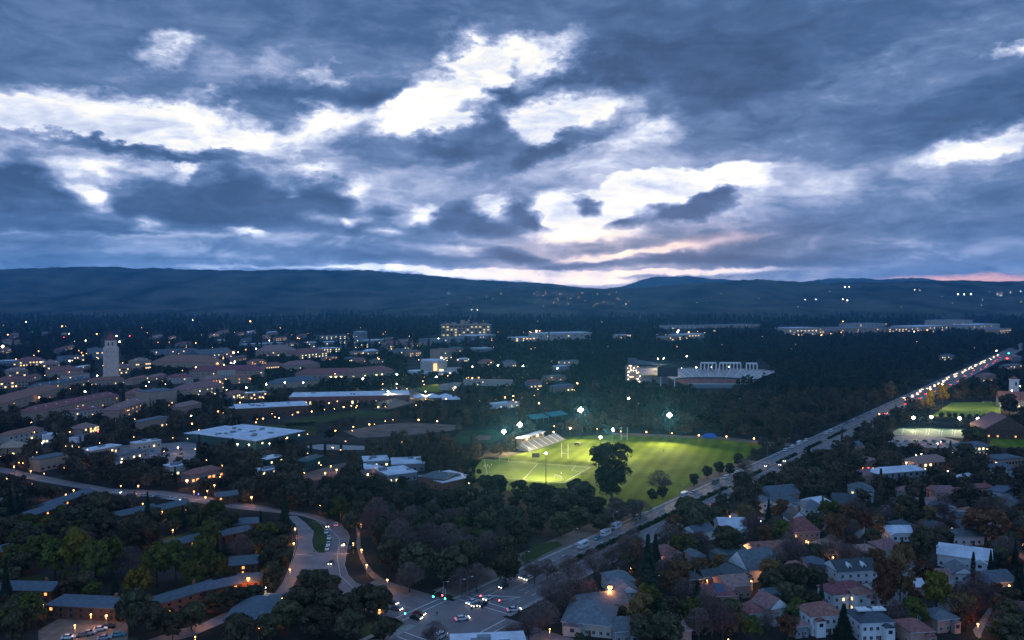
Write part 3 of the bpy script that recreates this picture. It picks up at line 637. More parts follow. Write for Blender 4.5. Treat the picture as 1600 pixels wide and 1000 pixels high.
# campus rows (front base corners in photo pixels)
Bd('low pale library wing wrapped round the foot of the clock tower', CA, (140,603),(196,600), 16, 6, 'hip', m_tan, m_tile, win=(1,9), lit=.3, name='library_building')
Bd('long narrow red tiled wing with white roof vents, nearest of the campus rows', CA, (55,659),(186,630), 17, 9, 'hip', m_tan, m_tile, win=(2,16), lit=.2, litm=m_lito, name='campus_building', skylights=9)
Bd('short tan wing with white framed windows below the long red wing', CA, (112,657),(160,650), 12, 8, 'hip', m_cream, m_tile, win=(2,8), lit=.15, name='campus_building', skylights=2)
Bd('tan wing with orange lit arches at the end of the red rows', CA, (186,656),(228,640), 16, 9, 'hip', m_peach, m_tile2, win=(2,7), lit=.5, litm=m_lito, name='campus_building', skylights=3)
Bd('broad blank walled tan hall with blue metal roof edge', CA, (232,636),(276,631), 26, 15, 'flat', m_tan, m_shingb, win=(1,3), lit=.3, name='campus_hall', units=3)
Bd('red roofed wing with glowing orange doorways left of the tan hall', CA, (197,628),(232,626), 20, 8, 'hip', m_peach, m_tile, win=(1,8), lit=.7, litm=m_lito, name='campus_building')
Bd('pink roofed wing right of the blank walled tan hall', CA, (292,622),(348,612), 22, 9, 'hip', m_tan, m_tile2, win=(2,8), lit=.2, name='campus_building', skylights=3)
Bd('very long dusky red roof in front of the clock tower', CA, (-20,652),(95,618), 22, 9, 'hip', m_tan, m_tile, win=(2,14), lit=.1, litm=m_lito, name='campus_building', skylights=7)
Bd('long blue topped wing just in front of the tower foot', CA, (60,615),(142,601), 14, 8, 'hip', m_tan, m_shingb, win=(2,10), lit=.15, name='campus_building', skylights=6)
Bd('cream arcade glowing orange left of the tower foot', CA, (106,596),(140,592), 14, 8, 'flat', m_cream, m_tile, win=(1,8), lit=.95, litm=m_lito, name='campus_building')
for k, (a, b, dp, h, lb, rm, rf, lt) in enumerate([
 ((0,608),(44,604),20,9,'red roofed block with yellow lit porch at the left edge',m_tile,'hip',.3),
 ((14,590),(44,588),18,9,'square red roofed block behind the left edge porch',m_tile2,'hip',.2),
 ((84,590),(130,586),24,8,'wide red hipped roof with white vents left of the tower',m_tile,'hip',.2),
 ((30,573),(70,571),22,9,'long red roof with white lit cornice beyond the quad',m_tile,'hip',.5),
 ((0,572),(28,571),26,8,'flat pale roof at the far left of the quad',m_whiteroof,'flat',.3),
 ((64,578),(92,577),24,9,'dull pink roof between the quad rows',m_tile2,'hip',.2),
 ((98,566),(132,564),26,9,'flat blue roof in front of the amber light cluster',m_shingb,'flat',.2),
 ((186,585),(206,583),20,10,'small pink wing just right of the tower',m_tile2,'hip',.2),
 ((146,562),(163,561),26,20,'grid fronted office block half behind the tower',m_shing,'flat',.25),
 ((212,578),(236,576),20,13,'orange tan block right of the tower',m_tile2,'hip',.5),
 ((237,573),(330,575),40,8,'sprawling dusky red roofs in the middle of the campus',m_tile,'hip',.15),
 ((240,556),(308,553),28,10,'long low grey roofed block beyond the red roofs',m_shingb,'flat',.35),
 ((312,563),(364,558),30,10,'grey roofed block with white rooftop domes by the brightest light',m_shing,'gable',.4),
 ((382,543),(442,540),24,7,'long thin white roof beyond the brightest light',m_whiteroof,'flat',.2),
 ((400,557),(462,556),40,10,'broad reddish hipped roof right of the brightest light',m_tile2,'hip',.2),
 ((470,561),(512,557),34,9,'dark red roof with yellow lit windows left of the laboratories',m_tile,'hip',.9),
 ((496,552),(532,550),30,9,'pale roofed laboratory with a bright yellow window strip',m_whiteroof,'flat',.9),
 ((480,543),(535,541),30,11,'stepped laboratory block with glowing upper floor',m_whiteroof,'flat',.6),
 ((540,545),(576,543),34,10,'grey laboratory with small pinkish windows',m_shingb,'flat',.45),
 ((500,531),(556,529),34,10,'farthest laboratory row with a dotted line of lights',m_shing,'flat',.8),
 ((536,537),(576,535),30,9,'laboratory with yellow lit corner beside the tall tree',m_shing,'flat',.5),
 ((562,531),(574,530),20,22,'small white plant tower above the laboratories',m_white,'flat',0),
 ((580,543),(602,541),30,16,'pale block with roof plant right of the tall tree',m_white,'flat',.2),
 ((604,547),(640,545),34,10,'tan low block with red aviation lamp right of the laboratories',m_tile2,'hip',.2),
 ((620,553),(644,551),24,8,'low block with a long yellow lit front',m_shing,'flat',.95),
 ((644,544),(676,542),34,9,'dull pink flat block left of the columned hall',m_tile2,'flat',.15),
 ((688,562),(706,560),24,18,'columned tan hall above the round concert hall',m_tile,'flat',.3),
 ((676,537),(740,534),60,10,'wide flat roofs in front of the hospital block',m_shing,'flat',.3),
 ((740,532),(775,530),60,12,'pale low clinic right of the hospital block',m_whiteroof,'flat',.3),
 ((745,550),(770,549),34,7,'thin white roof alone in the dark trees',m_whiteroof,'flat',0)]):
    Bd(lb, CA, a, b, dp, h, rf, m_tan if rm in (m_tile, m_tile2) else m_greyw, rm, win=(2 if h > 8 else 1, 8), lit=lt, litm=(m_lity if k > 14 else m_litw), name='campus_building', units=2 if rf == 'flat' else 0, ww=2.2, wh=1.8, door=False, skylights=3 if rf == 'hip' and k % 2 else 0)
Bd('grand red roofed hall with long flanking wings right of the tower', CA, (296,592),(412,589), 26, 10, 'hip', m_tan, m_tile, win=(2,14), lit=.1, name='campus_hall', skylights=2)
Bd('projecting tan entrance block with tall pale columns', CA, (340,594),(368,593), 10, 14, 'hip', m_cream, m_tile, rh=5, win=(1,7), lit=0, name='campus_hall', wh=6, ww=1.0, door=False)
Bd('small hipped wing with white windows left of the amber courtyard', CA, (264,600),(302,598), 16, 8, 'hip', m_cream, m_tile, win=(2,7), lit=.1, name='campus_building')
Bd('amber lit courtyard wing below the grand hall', CA, (322,604),(350,601), 14, 9, 'hip', m_peach, m_tile2, win=(2,6), lit=.7, litm=m_lito, name='campus_building')
Bd('small lit wing right of the dark conifer', CA, (366,600),(392,598), 16, 9, 'hip', m_tan, m_tile, win=(2,5), lit=.4, litm=m_lito, name='campus_building')
Bd('grey wing with white lamps behind the lit lawns', CA, (432,609),(500,601), 20, 7, 'hip', m_tan, m_shingb, win=(1,7), lit=.1, name='campus_building')
Bd('small faint hipped roof among the dark trees in mid campus', CA, (450,578),(500,574), 24, 6, 'hip', m_tan, m_tile2, win=(1,4), lit=.1, name='campus_building')
Bd('long dark red roof with a row of bright yellow windows', CA, (462,592),(562,590), 26, 6, 'hip', m_tan, m_tile, win=(1,12), lit=.55, litm=m_lity, name='campus_building', ww=3.4, wh=1.7)
Bd('hipped red roof continuing right of the yellow windowed row', CA, (548,591),(618,585), 26, 6, 'hip', m_tan, m_tile, win=(1,8), lit=.4, litm=m_lity, name='campus_building', ww=3.0, wh=1.7)
Bd('wide athletics hall with red parapet and arcade of pale windows', CA, (452,634),(640,630), 40, 9, 'flat', m_tile, m_whiteroof, win=(1,26), lit=.25, litm=m_lity, name='athletics_hall', units=4, ww=1.8, wh=3, z0=.8)
Bd('white roofed sports hall with dark brown walls', CA, (368,652),(482,646), 34, 8, 'flat', m_brown, m_whiteroof, win=(1,10), lit=.12, name='sports_hall', units=6, ww=2, oh=2)
Bd('low white canopy wing at the left of the brown sports hall', CA, (352,645),(402,642), 10, 4, 'flat', m_brown, m_whiteroof, win=(1,3), lit=.2, name='sports_hall')
rt, w_, an_, c_ = Bd('huge white roofed green metal hall left of centre', 'sports hall', (400,704),(476,687), 70, 7, 'flat', m_green, m_whiteroof, win=(1,4), lit=.4, litm=m_lity, name='warehouse_hall', units=5, ww=1.5, wh=1.2, z0=4)
Bd('left extension of the huge white roofed hall with green lit eaves', 'sports hall', (288,690),(398,703), 42, 6.5, 'flat', m_green, m_whiteroof, win=(1,6), lit=.5, litm=m_lity, name='warehouse_hall', units=8, ww=1.5, wh=1.2, z0=4)
for a, b, dp, h, lb, wm, rm in [
 ((572,746),(598,742),16,5,'small white flat roof left of the blue roof cluster',m_greyw,m_whiteroof),
 ((606,756),(652,750),22,5,'pale blue stepped flat roof, left half of the cluster',m_greyw,m_whiteroof),
 ((654,757),(692,768),24,5,'white stepped flat roof with brick end wall beside the pitch',m_brick,m_whiteroof),
 ((694,766),(718,756),18,6,'blue metal roof with pinkish brick wall near the pitch corner',m_brick,m_shingb),
 ((612,738),(664,736),22,5,'back row white roof above the blue cluster',m_greyw,m_whiteroof),
 ((568,731),(608,729),18,4,'thin white canopy behind the blue roof cluster',m_greyw,m_whiteroof),
 ((140,714),(190,704),12,4,'long low white shed, left one of the pair',m_greyw,m_whiteroof),
 ((214,704),(252,698),10,5,'long low white shed with lit yellowish wall',m_cream,m_whiteroof),
 ((186,722),(232,713),12,4,'low grey shed in front of the white pair',m_greyw,m_shingb),
 ((66,693),(90,691),12,6,'small white shed among lamps at far left',m_white,m_whiteroof),
 ((108,697),(120,697),10,6,'little white kiosk beside the green light',m_white,m_whiteroof),
 ((266,745),(290,741),10,6,'small pale house with yellow lit front by the upper road',m_cream,m_whiteroof),
 ((-6,714),(32,712),16,6,'beige hipped hall at the left edge',m_tan,m_tan),
 ((417,728),(442,722),10,4,'small teal and white roof behind the dark trees',m_green,m_white),
 ((480,734),(506,724),10,5,'curved teal roofed shed by the tan lot',m_green,m_green),
 ((404,745),(432,740),10,3,'low white roofed shed left of the tan lot',m_greyw,m_whiteroof),
 ((770,640),(812,636),12,5,'small white pavilion with lamps beyond the oval',m_white,m_whiteroof),
 ((724,602),(800,604),14,7,'long tan wall glowing behind dark trees right of the concert hall',m_cream,m_tan),
 ((700,610),(724,606),14,6,'lit cream wall just below the concert hall',m_cream,m_tan)]:
    Bd(lb, 'building', a, b, dp, h, 'hip' if rm is m_tan and a[0] < 0 else 'flat', wm, rm, win=(1,5), lit=.35, litm=m_lity, name='low_building', units=2, door=False)
# pale complexes towards the horizon
for a, b, dp, h, lb, lt in [
 ((840,533),(925,531),60,20,'long white hospital wing with red roof lamps in the woods',.2),
 ((800,534),(842,533),50,10,'low dotted continuation left of the white hospital wing',.6),
 ((970,529),(988,528),40,9,'tiny white house in the woods right of the hospital wing',.3),
 ((1038,533),(1068,531),40,10,'brownish block of the shopping row in the woods',.4),
 ((1066,530),(1103,528),50,12,'white fronted store of the shopping row',.3),
 ((1232,524),(1278,523),60,22,'white block with two lit bays at the right of the woods',.5),
 ((1280,523),(1312,522),60,12,'pinkish low block right of the two bay block',.6),
 ((1310,521),(1385,519),90,16,'long grey shopping roof at right horizon',.35),
 ((1336,511),(1384,510),80,12,'thin pale roof behind the grey shopping roof',.1),
 ((1388,519),(1428,518),60,12,'low block sprinkled with lights right of the shopping roof',.7),
 ((1430,518),(1482,516),90,16,'wide white store front before the tallest pale block',.5),
 ((1484,514),(1520,512),90,30,'tallest pale stepped block of the far right complex',.2),
 ((1520,516),(1562,514),80,18,'white end block of the far right complex',.5),
 ((1562,522),(1580,520),60,14,'amber lit block closing the far right complex',.8),
 ((1040,514),(1100,513),80,10,'faint pale roof line deep in the woods',.05),
 ((1110,513),(1190,511),80,10,'second faint roof line deep in the woods',.05)]:
    Bd(lb, 'building', a, b, dp, h, 'flat', m_cream if 'white' in lb or 'pale' in lb else m_tan, m_greyw if 'white' not in lb else m_whiteroof, win=(2,8), lit=lt, litm=m_litw, name='distant_building', units=3, ww=4.5, wh=2.6, door=False, clear=.8, sidew=False)
# hospital block
m_litd = mat('window_lit_dim', (1.0,.72,.34), emit=.75, sample=False)
h0 = thing('hospital_block', 'large square hospital block with rows of yellow windows and rooftop plant', 'hospital', G(728, 527), 0)
wd = 76 / F * dist(527)
MB().box(-wd/2, wd/2, 0, 50, 0, 33).build('wall', m_tan, h0)
for k in range(13):
    x = -wd/2 + wd * k / 12; MB().box(x-1.3, x+1.3, -1.6, -.01, 0, 34.5).build('pier', m_tan, h0)
MB().box(-wd/2-2, wd/2+2, -3, 52, 34.6, 36.8).build('roof', m_tan, h0)
for k in range(12):
    for r in range(4):
        x = -wd/2 + wd * (k + .5) / 12; MB().box(x-2.9, x+2.9, -.5, -.01, 4 + r*8, 8 + r*8).build('window', m_litd if rng.random() < (.85 if r == 0 else .42) else m_glass, h0)
for x0, x1, z in ((-16,-4,49),(-2,8,46),(-62,-50,41),(-44,-30,42),(20,34,42),(44,60,41)):
    MB().box(x0, x1, 8, 24, 36.81, z).build('roof_plant', m_tan, h0)
fill(CLEAR, [(688,505),(768,505),(768,527),(688,527)]); fill(OCC, [(688,515),(768,515),(768,527),(688,527)])
# concert hall
ch = thing('concert_hall', 'round pale concert hall glowing on a wide white terrace', 'concert hall', G(676, 586), 0)
mb = MB(); mb.prism([(38*math.cos(t)*1.02, 20*math.sin(t)+16) for t in np.linspace(0, 2*math.pi, 28)[:-1]], 0, 5.5); mb.build('terrace', m_white, ch)
mb = MB(); mb.prism([(20*math.cos(t)-0, 17*math.sin(t)+18) for t in np.linspace(0, 2*math.pi, 36)[:-1]], 5.51, 20); mb.build('drum', m_cream, ch)
mb = MB(); mb.prism([(17*math.cos(t)-2, 14*math.sin(t)+18) for t in np.linspace(0, 2*math.pi, 36)[:-1]], 20.01, 22); mb.build('roof', m_whiteroof, ch)
for x in (1.5, 4.5): MB().box(x, x+1.8, .1, .6, 6, 17).build('lit_slot', m_litw, ch)
MB().box(10,16,-1.2,-.8,6.2,8.5).build('lit_entrance', m_lity, ch); MB().box(20.5,42,10,22,5.5,9.5).build('side_wing', m_cream, ch)
fill(CLEAR, [(640,560),(712,560),(716,578),(636,580)]); fill(OCC, [(640,565),(714,565),(714,588),(640,588)])
# stadium: half-bowl opening towards the viewer
stx = thing('stadium', 'grey and reddish football stadium bowl with white arched openings', 'stadium', G(1122, 606), R(-2))
K = dist(606) / F
def bowl(r0, r1, z0, z1, a0, a1, n, cy=22, kx=1.0, ky=.62):
    v, f = [], []
    for i in range(n + 1):
        t = R(a0 + (a1 - a0) * i / n); c, s = math.cos(t), math.sin(t)
        v += [(r0*c*kx, cy + r0*s*ky, z0), (r1*c*kx, cy + r1*s*ky, z1), (r1*c*kx, cy + r1*s*ky, z1 - 2.0)]
    for i in range(n): a = 3*i; b = a + 3; f += [(a,b,b+1,a+1), (a+1,b+1,b+2,a+2)]
    return MB().add(v, f)
bowl(40, 54, 1, 7, -15, 195, 40).build('lower_stand', m_seatr, stx); bowl(57, 83, 9, 19.5, 2, 178, 44).build('upper_stand', m_seat, stx)
bowl(54, 57, 7, 9, -10, 190, 40).build('concourse_wall', m_dark, stx); 
for k in range(15):
    t = R(6 + 168 * k / 14); c, s = math.cos(t), math.sin(t); a = (57.3*c, 22+57.3*s*.62, 9.3); b = (82.6*c, 22+82.6*s*.62, 19.7)
    d = Vector((-s, c*.62, 0)).normalized() * .55; a = Vector(a); b = Vector(b)
    MB().add([a+d, a-d, b-d, b+d, a+d+Vector((0,0,.3)), a-d+Vector((0,0,.3)), b-d+Vector((0,0,.3)), b+d+Vector((0,0,.3))], [(4,5,6,7),(0,3,7,4),(1,0,4,5),(2,1,5,6),(3,2,6,7)]).build('aisle', m_white, stx)
MB().prism([(-36,-4),(36,-4),(40,12),(-40,12)], 0, 5).build('near_wall', m_greyw, stx)
rim = MB(); pr = None
for i in range(41):
    t = R(2 + 176 * i / 40); q = (83.2*math.cos(t), 22+83.2*math.sin(t)*.62, 20.4)
    if pr: rim.tube(pr, q, .35, n=4)
    pr = q
rim.build('rim_rail', m_trim, stx)
for x0, x1, na in ((-10, 12, 4), (17, 47, 6), (53, 68, 3)):
    y = 66 if x1 < 50 else 58; mb = MB(); mb.box(x0, x1, y, y+3, 27.5, 29.5)
    for k in range(na + 1): x = x0 + (x1 - x0) * k / na; mb.box(x-.6, x+.6, y, y+3, 18, 27.5)
    mb.build('arcade', m_white, stx)
    for k in range(na): x = x0 + (x1 - x0) * (k + .5) / na; MB().box(x-.5, x+.9, y+3.1, y+3.6, 18, 25).build('arch_back', m_dark, stx)
fill(CLEAR, [(1046,576),(1110,570),(1195,566),(1204,577),(1150,592),(1140,606),(1122,612),(1096,606),(1078,600),(1050,590)]); fill(OCC, [(1040,568),(1200,568),(1165,594),(1140,612),(1100,612),(1050,600)]); stx.scale = (.94, .94, .94)
pb = thing('press_box_stand', 'press stand with blue grey tower and scaffold full of work lights left of the scoreboard', 'grandstand', G(1010, 600), R(6))
MB().box(-26,-10,0,12,0,24).build('scaffold_block', m_greyw, pb); MB().box(-20,-9.9,12.01,22,0,33).build('lift_tower', m_shingb, pb)
MB().add([(-9,2,12),(30,2,12),(30,18,22),(-9,18,22),(-9,18,0),(30,18,0),(-9,2,0),(30,2,0)], [(0,1,2,3),(3,2,5,4),(6,7,1,0),(0,3,4,6),(7,5,2,1)]).build('seating_bank', m_seat, pb)
MB().add([(-9,14,26),(32,14,24),(32,24,25),(-9,24,31),(-9,14,25),(32,14,23),(32,24,24),(-9,24,30)], [(0,1,2,3),(7,6,5,4),(0,4,5,1),(2,6,7,3)]).build('roof', m_shingb, pb)
MB().box(-9,22,1,1.9,10,11.4).build('yellow_rail', mat('yellow_band', (.38,.36,.08), .8, .1, 1), pb)
for k in range(26):
    x = rng.uniform(-26.5,-8); z = rng.uniform(3, 25); MB().ball((x, -1.2, z), .45, 6, 4).build('work_light', m_lampw_f if k % 3 else m_lamp_f, pb)
fill(CLEAR, [(984,558),(1046,562),(1046,582),(1030,590),(984,590)]); fill(OCC, [(980,575),(1050,575),(1050,602),(980,602)])
sb = thing('scoreboard', 'big dark scoreboard on two posts at the stadium corner', 'scoreboard', G(1043, 604), 0)
MB().box(-13,13,-1,1,13,26).build('panel', m_dark, sb)
MB().add([(-11,-1,26),(11,-1,26),(8,-1,28),(0,-1,29),(-8,-1,28),(-11,1,26),(11,1,26),(8,1,28),(0,1,29),(-8,1,28)], [(0,1,2,3,4),(9,8,7,6,5),(0,4,9,5),(4,3,8,9),(3,2,7,8),(2,1,6,7)]).build('crest', m_green, sb)
for x in (-9, 9): MB().box(x-.7, x+.7, -.5, .5, 0, 12.99).build('post', m_white, sb)
fill(CLEAR, [(1029,572),(1057,572),(1057,596),(1029,596)])
# field grandstand, goals, hut ------------------------------------------------
A, B_ = G(827, 706), G(884, 687); dv = B_ - A; gs = thing('grandstand', 'small lit concrete grandstand with covered boxes beside the floodlit field', 'grandstand', (A + B_) / 2, math.atan2(dv.y, dv.x))
w = dv.length; mb = MB()
for k in range(9): mb.box(-w/2, w/2, k*1.0, 9.5, k*.5, (k+1)*.5)
mb.build('seating', m_greyw, gs)
for k in range(7): x = -w/2 + w*(k+.5)/7; MB().add([(x-.5,0,.56),(x+.5,0,.56),(x+.5,9.0,5.1),(x-.5,9.0,5.1)],[(0,1,2,3)]).build('aisle', m_white, gs); mb = MB(); mb.box(-w*.42, w*.18, 9.6, 14, 0, 8.2); mb.build('press_box', m_cream, gs)
MB().box(-w*.44, w*.2, 8.8, 14.6, 8.21, 8.7).build('roof', m_whiteroof, gs)
for k in range(6): x = -w*.38 + k*w*.095; MB().box(x-1.1, x+1.1, 9.5, 9.58, 6.0, 7.8).build('window', m_litw if k % 3 == 1 else m_dark, gs)
for x in (-w*.25, -w*.05, w*.1): MB().ball((x, 8.4, 7.9), .22, 6, 4).build('eave_lamp', m_lampw_n, gs)
fill(CLEAR, [(820,684),(862,676),(886,686),(886,706),(824,708)]); fill(OCC, [(820,684),(888,676),(888,700),(824,710)])
def rugby_goal(a, b, lab):
    A, B_ = G(*a), G(*b); dv = B_ - A; w = dv.length; o = thing('rugby_goal', lab, 'goal posts', (A + B_)/2, math.atan2(dv.y, dv.x))
    for s in (-1, 1): MB().tube((s*w/2,0,0), (s*w/2,0,10.5), .16, .12).build('upright', m_white, o)
    MB().tube((-w/2,0,3.2), (w/2,0,3.2), .12).build('crossbar', m_white, o)
rugby_goal((877.5,714.5),(887.5,716.5),'near white rugby goal posts in front of the grandstand'); rugby_goal((970.5,687.5),(980,687.5),'far white rugby goal posts against the dark trees')
def soccer_goal(a, b, lab, hh=2.6):
    A, B_ = G(*a), G(*b); dv = B_ - A; w = dv.length; o = thing('soccer_goal', lab, 'goal', (A + B_)/2, math.atan2(dv.y, dv.x)); mb = MB()
    for s in (-1, 1): mb.tube((s*w/2,0,0), (s*w/2,0,hh), .1, n=5); mb.tube((s*w/2,0,hh), (s*w/2,2,0), .05, n=4)
    mb.tube((-w/2,0,hh), (w/2,0,hh), .1, n=5); mb.tube((-w/2,2,0), (w/2,2,0), .05, n=4); mb.build('goal_frame', m_white, o)
    mb = MB()
    for k in range(9): x = -w/2 + w*k/8; mb.tube((x,0,hh), (x,2,0), .02, n=3, cap=False)
    mb.build('net', m_white, o)
soccer_goal((780.5,720.5),(794.5,720.8),'white soccer goal at the far edge of the near pitch'); soccer_goal((866,747),(877,751),'white soccer goal on the near side of the pitch'); soccer_goal((1536,630.5),(1549,630.5),'white soccer goal at the far right small field')
hut = thing('scoreboard', 'small dark scoreboard on legs between the two pitches', 'scoreboard', G(837, 720), R(5)); MB().box(-2.6,2.6,-.2,.2,2.4,5.4).build('panel', m_dark, hut)
for x in (-2, 2): MB().tube((x,0,0),(x,0,2.4),.12).build('post', m_pole, hut)
rl = thing('field_roller', 'small dark machine parked on the lit grass', 'roller', G(902, 695), 0); MB().box(-2.4,1.4,-.9,.9,.5,1.9).build('body', m_dark, rl); MB().tube((2.2,-1,.9),(2.2,1,.9),.9,n=12).build('drum', m_greyw, rl); MB().tube((-1.6,-1,.6),(-1.6,1,.6),.6,n=10).build('wheel', m_tyre, rl)
mb = MB(); a = G(768,724)
prev = None
fe = thing('mesh_fence', 'low dark mesh fence dividing the two pitches', 'fence', G(845, 722), 0); o0 = G(845,722); mb = MB(); pm = MB()
for k in range(29):
    p = G(770 + 160*k/28, 718.5 + 9.5*k/28) - o0; pm.tube(p, p + Vector((0,0,1.3)), .05, n=4)
    if prev is not None:
        for z in (.3, .8, 1.25): mb.tube(prev + Vector((0,0,z)), p + Vector((0,0,z)), .03, n=3, cap=False)
    prev = p
mb.build('mesh_panel', m_dark, fe); pm.build('fence_post', m_dark, fe)
def fence(lab, pts, hh, m=m_dark, n=12):
    o0 = G(*pts[0]); o = thing('tall_fence', lab, 'fence', o0, 0); pm = MB(); mb = MB()
    for a, b in zip(pts[:-1], pts[1:]):
        A, B_ = G(*a) - o0, G(*b) - o0; prev = None
        for k in range(n + 1):
            p = A.lerp(B_, k / n); pm.tube(p, p + Vector((0,0,hh)), .09, n=4)
            if prev is not None:
                for z in (hh*.5, hh*.98): mb.tube(prev + Vector((0,0,z)), p + Vector((0,0,z)), .05, n=3, cap=False)
            prev = p
    pm.build('fence_post', m, o); mb.build('fence_rail', m, o)
fence('tall dark fence around the floodlit tennis courts', [(1387,681),(1406,668),(1536,671),(1534,687)], 5, m_green, 10)
fence('tall netting along the far small soccer field', [(1462,652),(1500,653),(1560,648)], 6, m_dark, 8)
fence('ball netting posts by the near pitch corner', [(908,750),(912,748),(920,740)], 5, m_dark, 3)
# teal canopies
for a, b, lab in (((862,660),(888,656),'right teal cantilevered canopy behind the sports ground'), ((832,664),(858,661),'left teal cantilevered canopy behind the sports ground')):
    A, B_ = G(*a), G(*b); dv = B_ - A; w = dv.length; o = thing('canopy', lab, 'canopy', (A+B_)/2, math.atan2(dv.y, dv.x))
    mb = MB(); n = 7
    for k in range(n): x0 = -w/2 + w*k/n; mb.add([(x0,0,5.5),(x0+w/n*.9,0,5.5),(x0+w/n*.9,9,8),(x0,9,8),(x0,0,5.2),(x0+w/n*.9,0,5.2),(x0+w/n*.9,9,7.7),(x0,9,7.7)], [(0,1,2,3),(7,6,5,4),(0,4,5,1),(1,5,6,2),(2,6,7,3),(3,7,4,0)])
    mb.build('roof_panels', m_teal, o)
    for x in (-w*.4, 0, w*.4): MB().tube((x,6,0),(x,6,6.7),.2).build('post', m_pole, o)
    fill(CLEAR, [(a[0]-2,a[1]-12),(b[0]+2,b[1]-12),(b[0]+2,b[1]-3),(a[0]-2,a[1]-3)])
# construction bleachers and tents
for a, b, lab in (((606,640),(650,628),'left striped bleacher bank glowing under floodlights'), ((634,628),(662,617),'upper striped bleacher bank glowing under floodlights')):
    A, B_ = G(*a), G(*b); dv = B_ - A; w = dv.length; o = thing('bleachers', lab, 'bleachers', (A+B_)/2, math.atan2(dv.y, dv.x)); mb = MB()
    for k in range(10): mb.box(-w/2, w/2, k*1.6, 16, k*.6, (k+1)*.6)
    mb.build('seating', m_tan, o)
    for k in range(8): x = -w/2 + w*(k+.5)/8; MB().box(x-.4, x+.4, 0, 16, 6.01, 6.3).build('rail', m_green, o)
    fill(CLEAR, [(a[0],a[1]),(b[0],b[1]),(b[0]+2,b[1]-10),(a[0]+4,a[1]-14)])
for a, w, dd, h, lab in (((676,628),44,24,8,'large white peaked tent roof right of the bleachers'), ((705,630),20,14,7,'small white tent with glowing sides right of the large tent'), ((616,618),34,10,8,'flat teal shade sail left of the bleachers')):
    P_ = G(*a); o = thing('tent', lab, 'tent', P_, R(6)); n = 3 if w > 30 else 2; mb = MB()
    for k in range(n):
        x0 = -w/2 + w*k/n; x1 = x0 + w/n; mb.add([(x0,0,h*.55),(x1,0,h*.55),(x1,dd,h*.55),(x0,dd,h*.55),((x0+x1)/2,dd/2,h)], [(0,1,4),(1,2,4),(2,3,4),(3,0,4),(3,2,1,0)])
    mb.build('roof', m_teal if 'teal' in lab else m_whiteroof, o)
    for x in (-w/2+.3, 0, w/2-.3): MB().tube((x,.3,0),(x,.3,h*.55),.15).build('post', m_pole, o)
    fill(CLEAR, [project(P_.x-w/2,P_.y,h*.3), project(P_.x+w/2,P_.y,h*.3), project(P_.x+w/2,P_.y+dd,h), project(P_.x-w/2,P_.y+dd,h)])
# chapel and gabled hall at right
Bd('cream walled chapel with red roof', 'chapel', (1562,636),(1606,638), 22, 8, 'gable', m_cream, m_tile, rh=8, win=(1,5), lit=.2, litm=m_lity, name='chapel', clear=1)
ct = thing('chapel_tower', 'square white tower rising beside the red chapel roof', 'tower', G(1587, 628), 0); MB().box(-3.4,3.4,0,6.8,0,24).build('shaft', m_white, ct); MB().box(-3.9,3.9,-.5,7.3,24.01,25).build('cornice', m_white, ct)
MB().add([(-3.4,0,25.01),(3.4,0,25.01),(3.4,6.8,25.01),(-3.4,6.8,25.01),(0,3.4,28.5)], [(0,1,4),(1,2,4),(2,3,4),(3,0,4)]).build('roof', m_tile, ct); MB().box(-1,1,-.06,-.005,18,22).build('belfry_opening', m_dark, ct)
Bd('barn like gabled hall with glowing round window at the right edge', 'hall', (1538,684),(1608,686), 30, 7, 'front', m_brown, m_tile2, rh=11, win=(1,5), lit=.4, litm=m_lito, name='gabled_hall', near=True, clear=1)
# small buildings filling the campus
rb_ = random.Random(15); OI_ = None
def free(x0, y0, x1, y1, lim=.1):
    x0, x1, y0, y1 = max(0,int(x0)), max(1,int(x1)), int(y0), int(y1); s = OCC[y0:y1+1, x0:x1+1]; t_ = CLEAR[y0:y1+1, x0:x1+1]; return s.size and s.mean() < .02 and t_.mean() < lim
FILLERS = 0
for x0, x1, y0, y1, n in ((0,330,555,600,26),(0,300,600,650,14),(300,480,560,600,10),(440,720,528,575,18),(0,330,660,760,16),(340,560,700,760,8),(300,470,620,640,5),(700,900,560,620,8),(230,520,520,550,12),(1400,1600,700,760,8),(1480,1600,560,600,9),(0,120,520,560,8)):
    for k in range(n * 4):
        if n <= 0: break
        px, py = rb_.uniform(x0, x1), rb_.uniform(y0, y1); wpx = rb_.uniform(16, 34) * F / dist(py) * .9; sl = -.22 if px < 400 else -.08
        a, b = (px - wpx/2, py - sl*wpx/2), (px + wpx/2, py + sl*wpx/2); D = dist(py)
        if not free(a[0]-2, py - 12*F/D, b[0]+2, py + 3): continue
        n -= 1; FILLERS += 1; red = rb_.random() < (.75 if px < 480 else .3)
        rm_ = rb_.choice((m_tile, m_tile2)) if red else rb_.choice((m_shingb, m_whiteroof, m_shing)); flat = (not red) and rb_.random() < .6
        rt, w, an, cc = Bd('', 'building', a, b, rb_.uniform(9, 15), rb_.uniform(4.5, 8.5), 'flat' if flat else 'hip', rb_.choice((m_tan, m_cream, m_peach, m_greyw)), rm_, win=(rb_.choice((1,2)), rb_.randint(4, 8)), lit=rb_.choice((.1,.3,.6)), litm=rb_.choice((m_litw, m_lity, m_lito)), name='campus_building', units=rb_.randint(0, 2) if flat else 0, door=False, ww=1.7, wh=1.5, clear=.6, group='small scattered buildings')
        later(rt, 'small %s roofed building' % ('red' if rm_ is m_tile else 'pink' if rm_ is m_tile2 else 'white' if rm_ is m_whiteroof else 'blue' if rm_ is m_shingb else 'grey'), px, py)
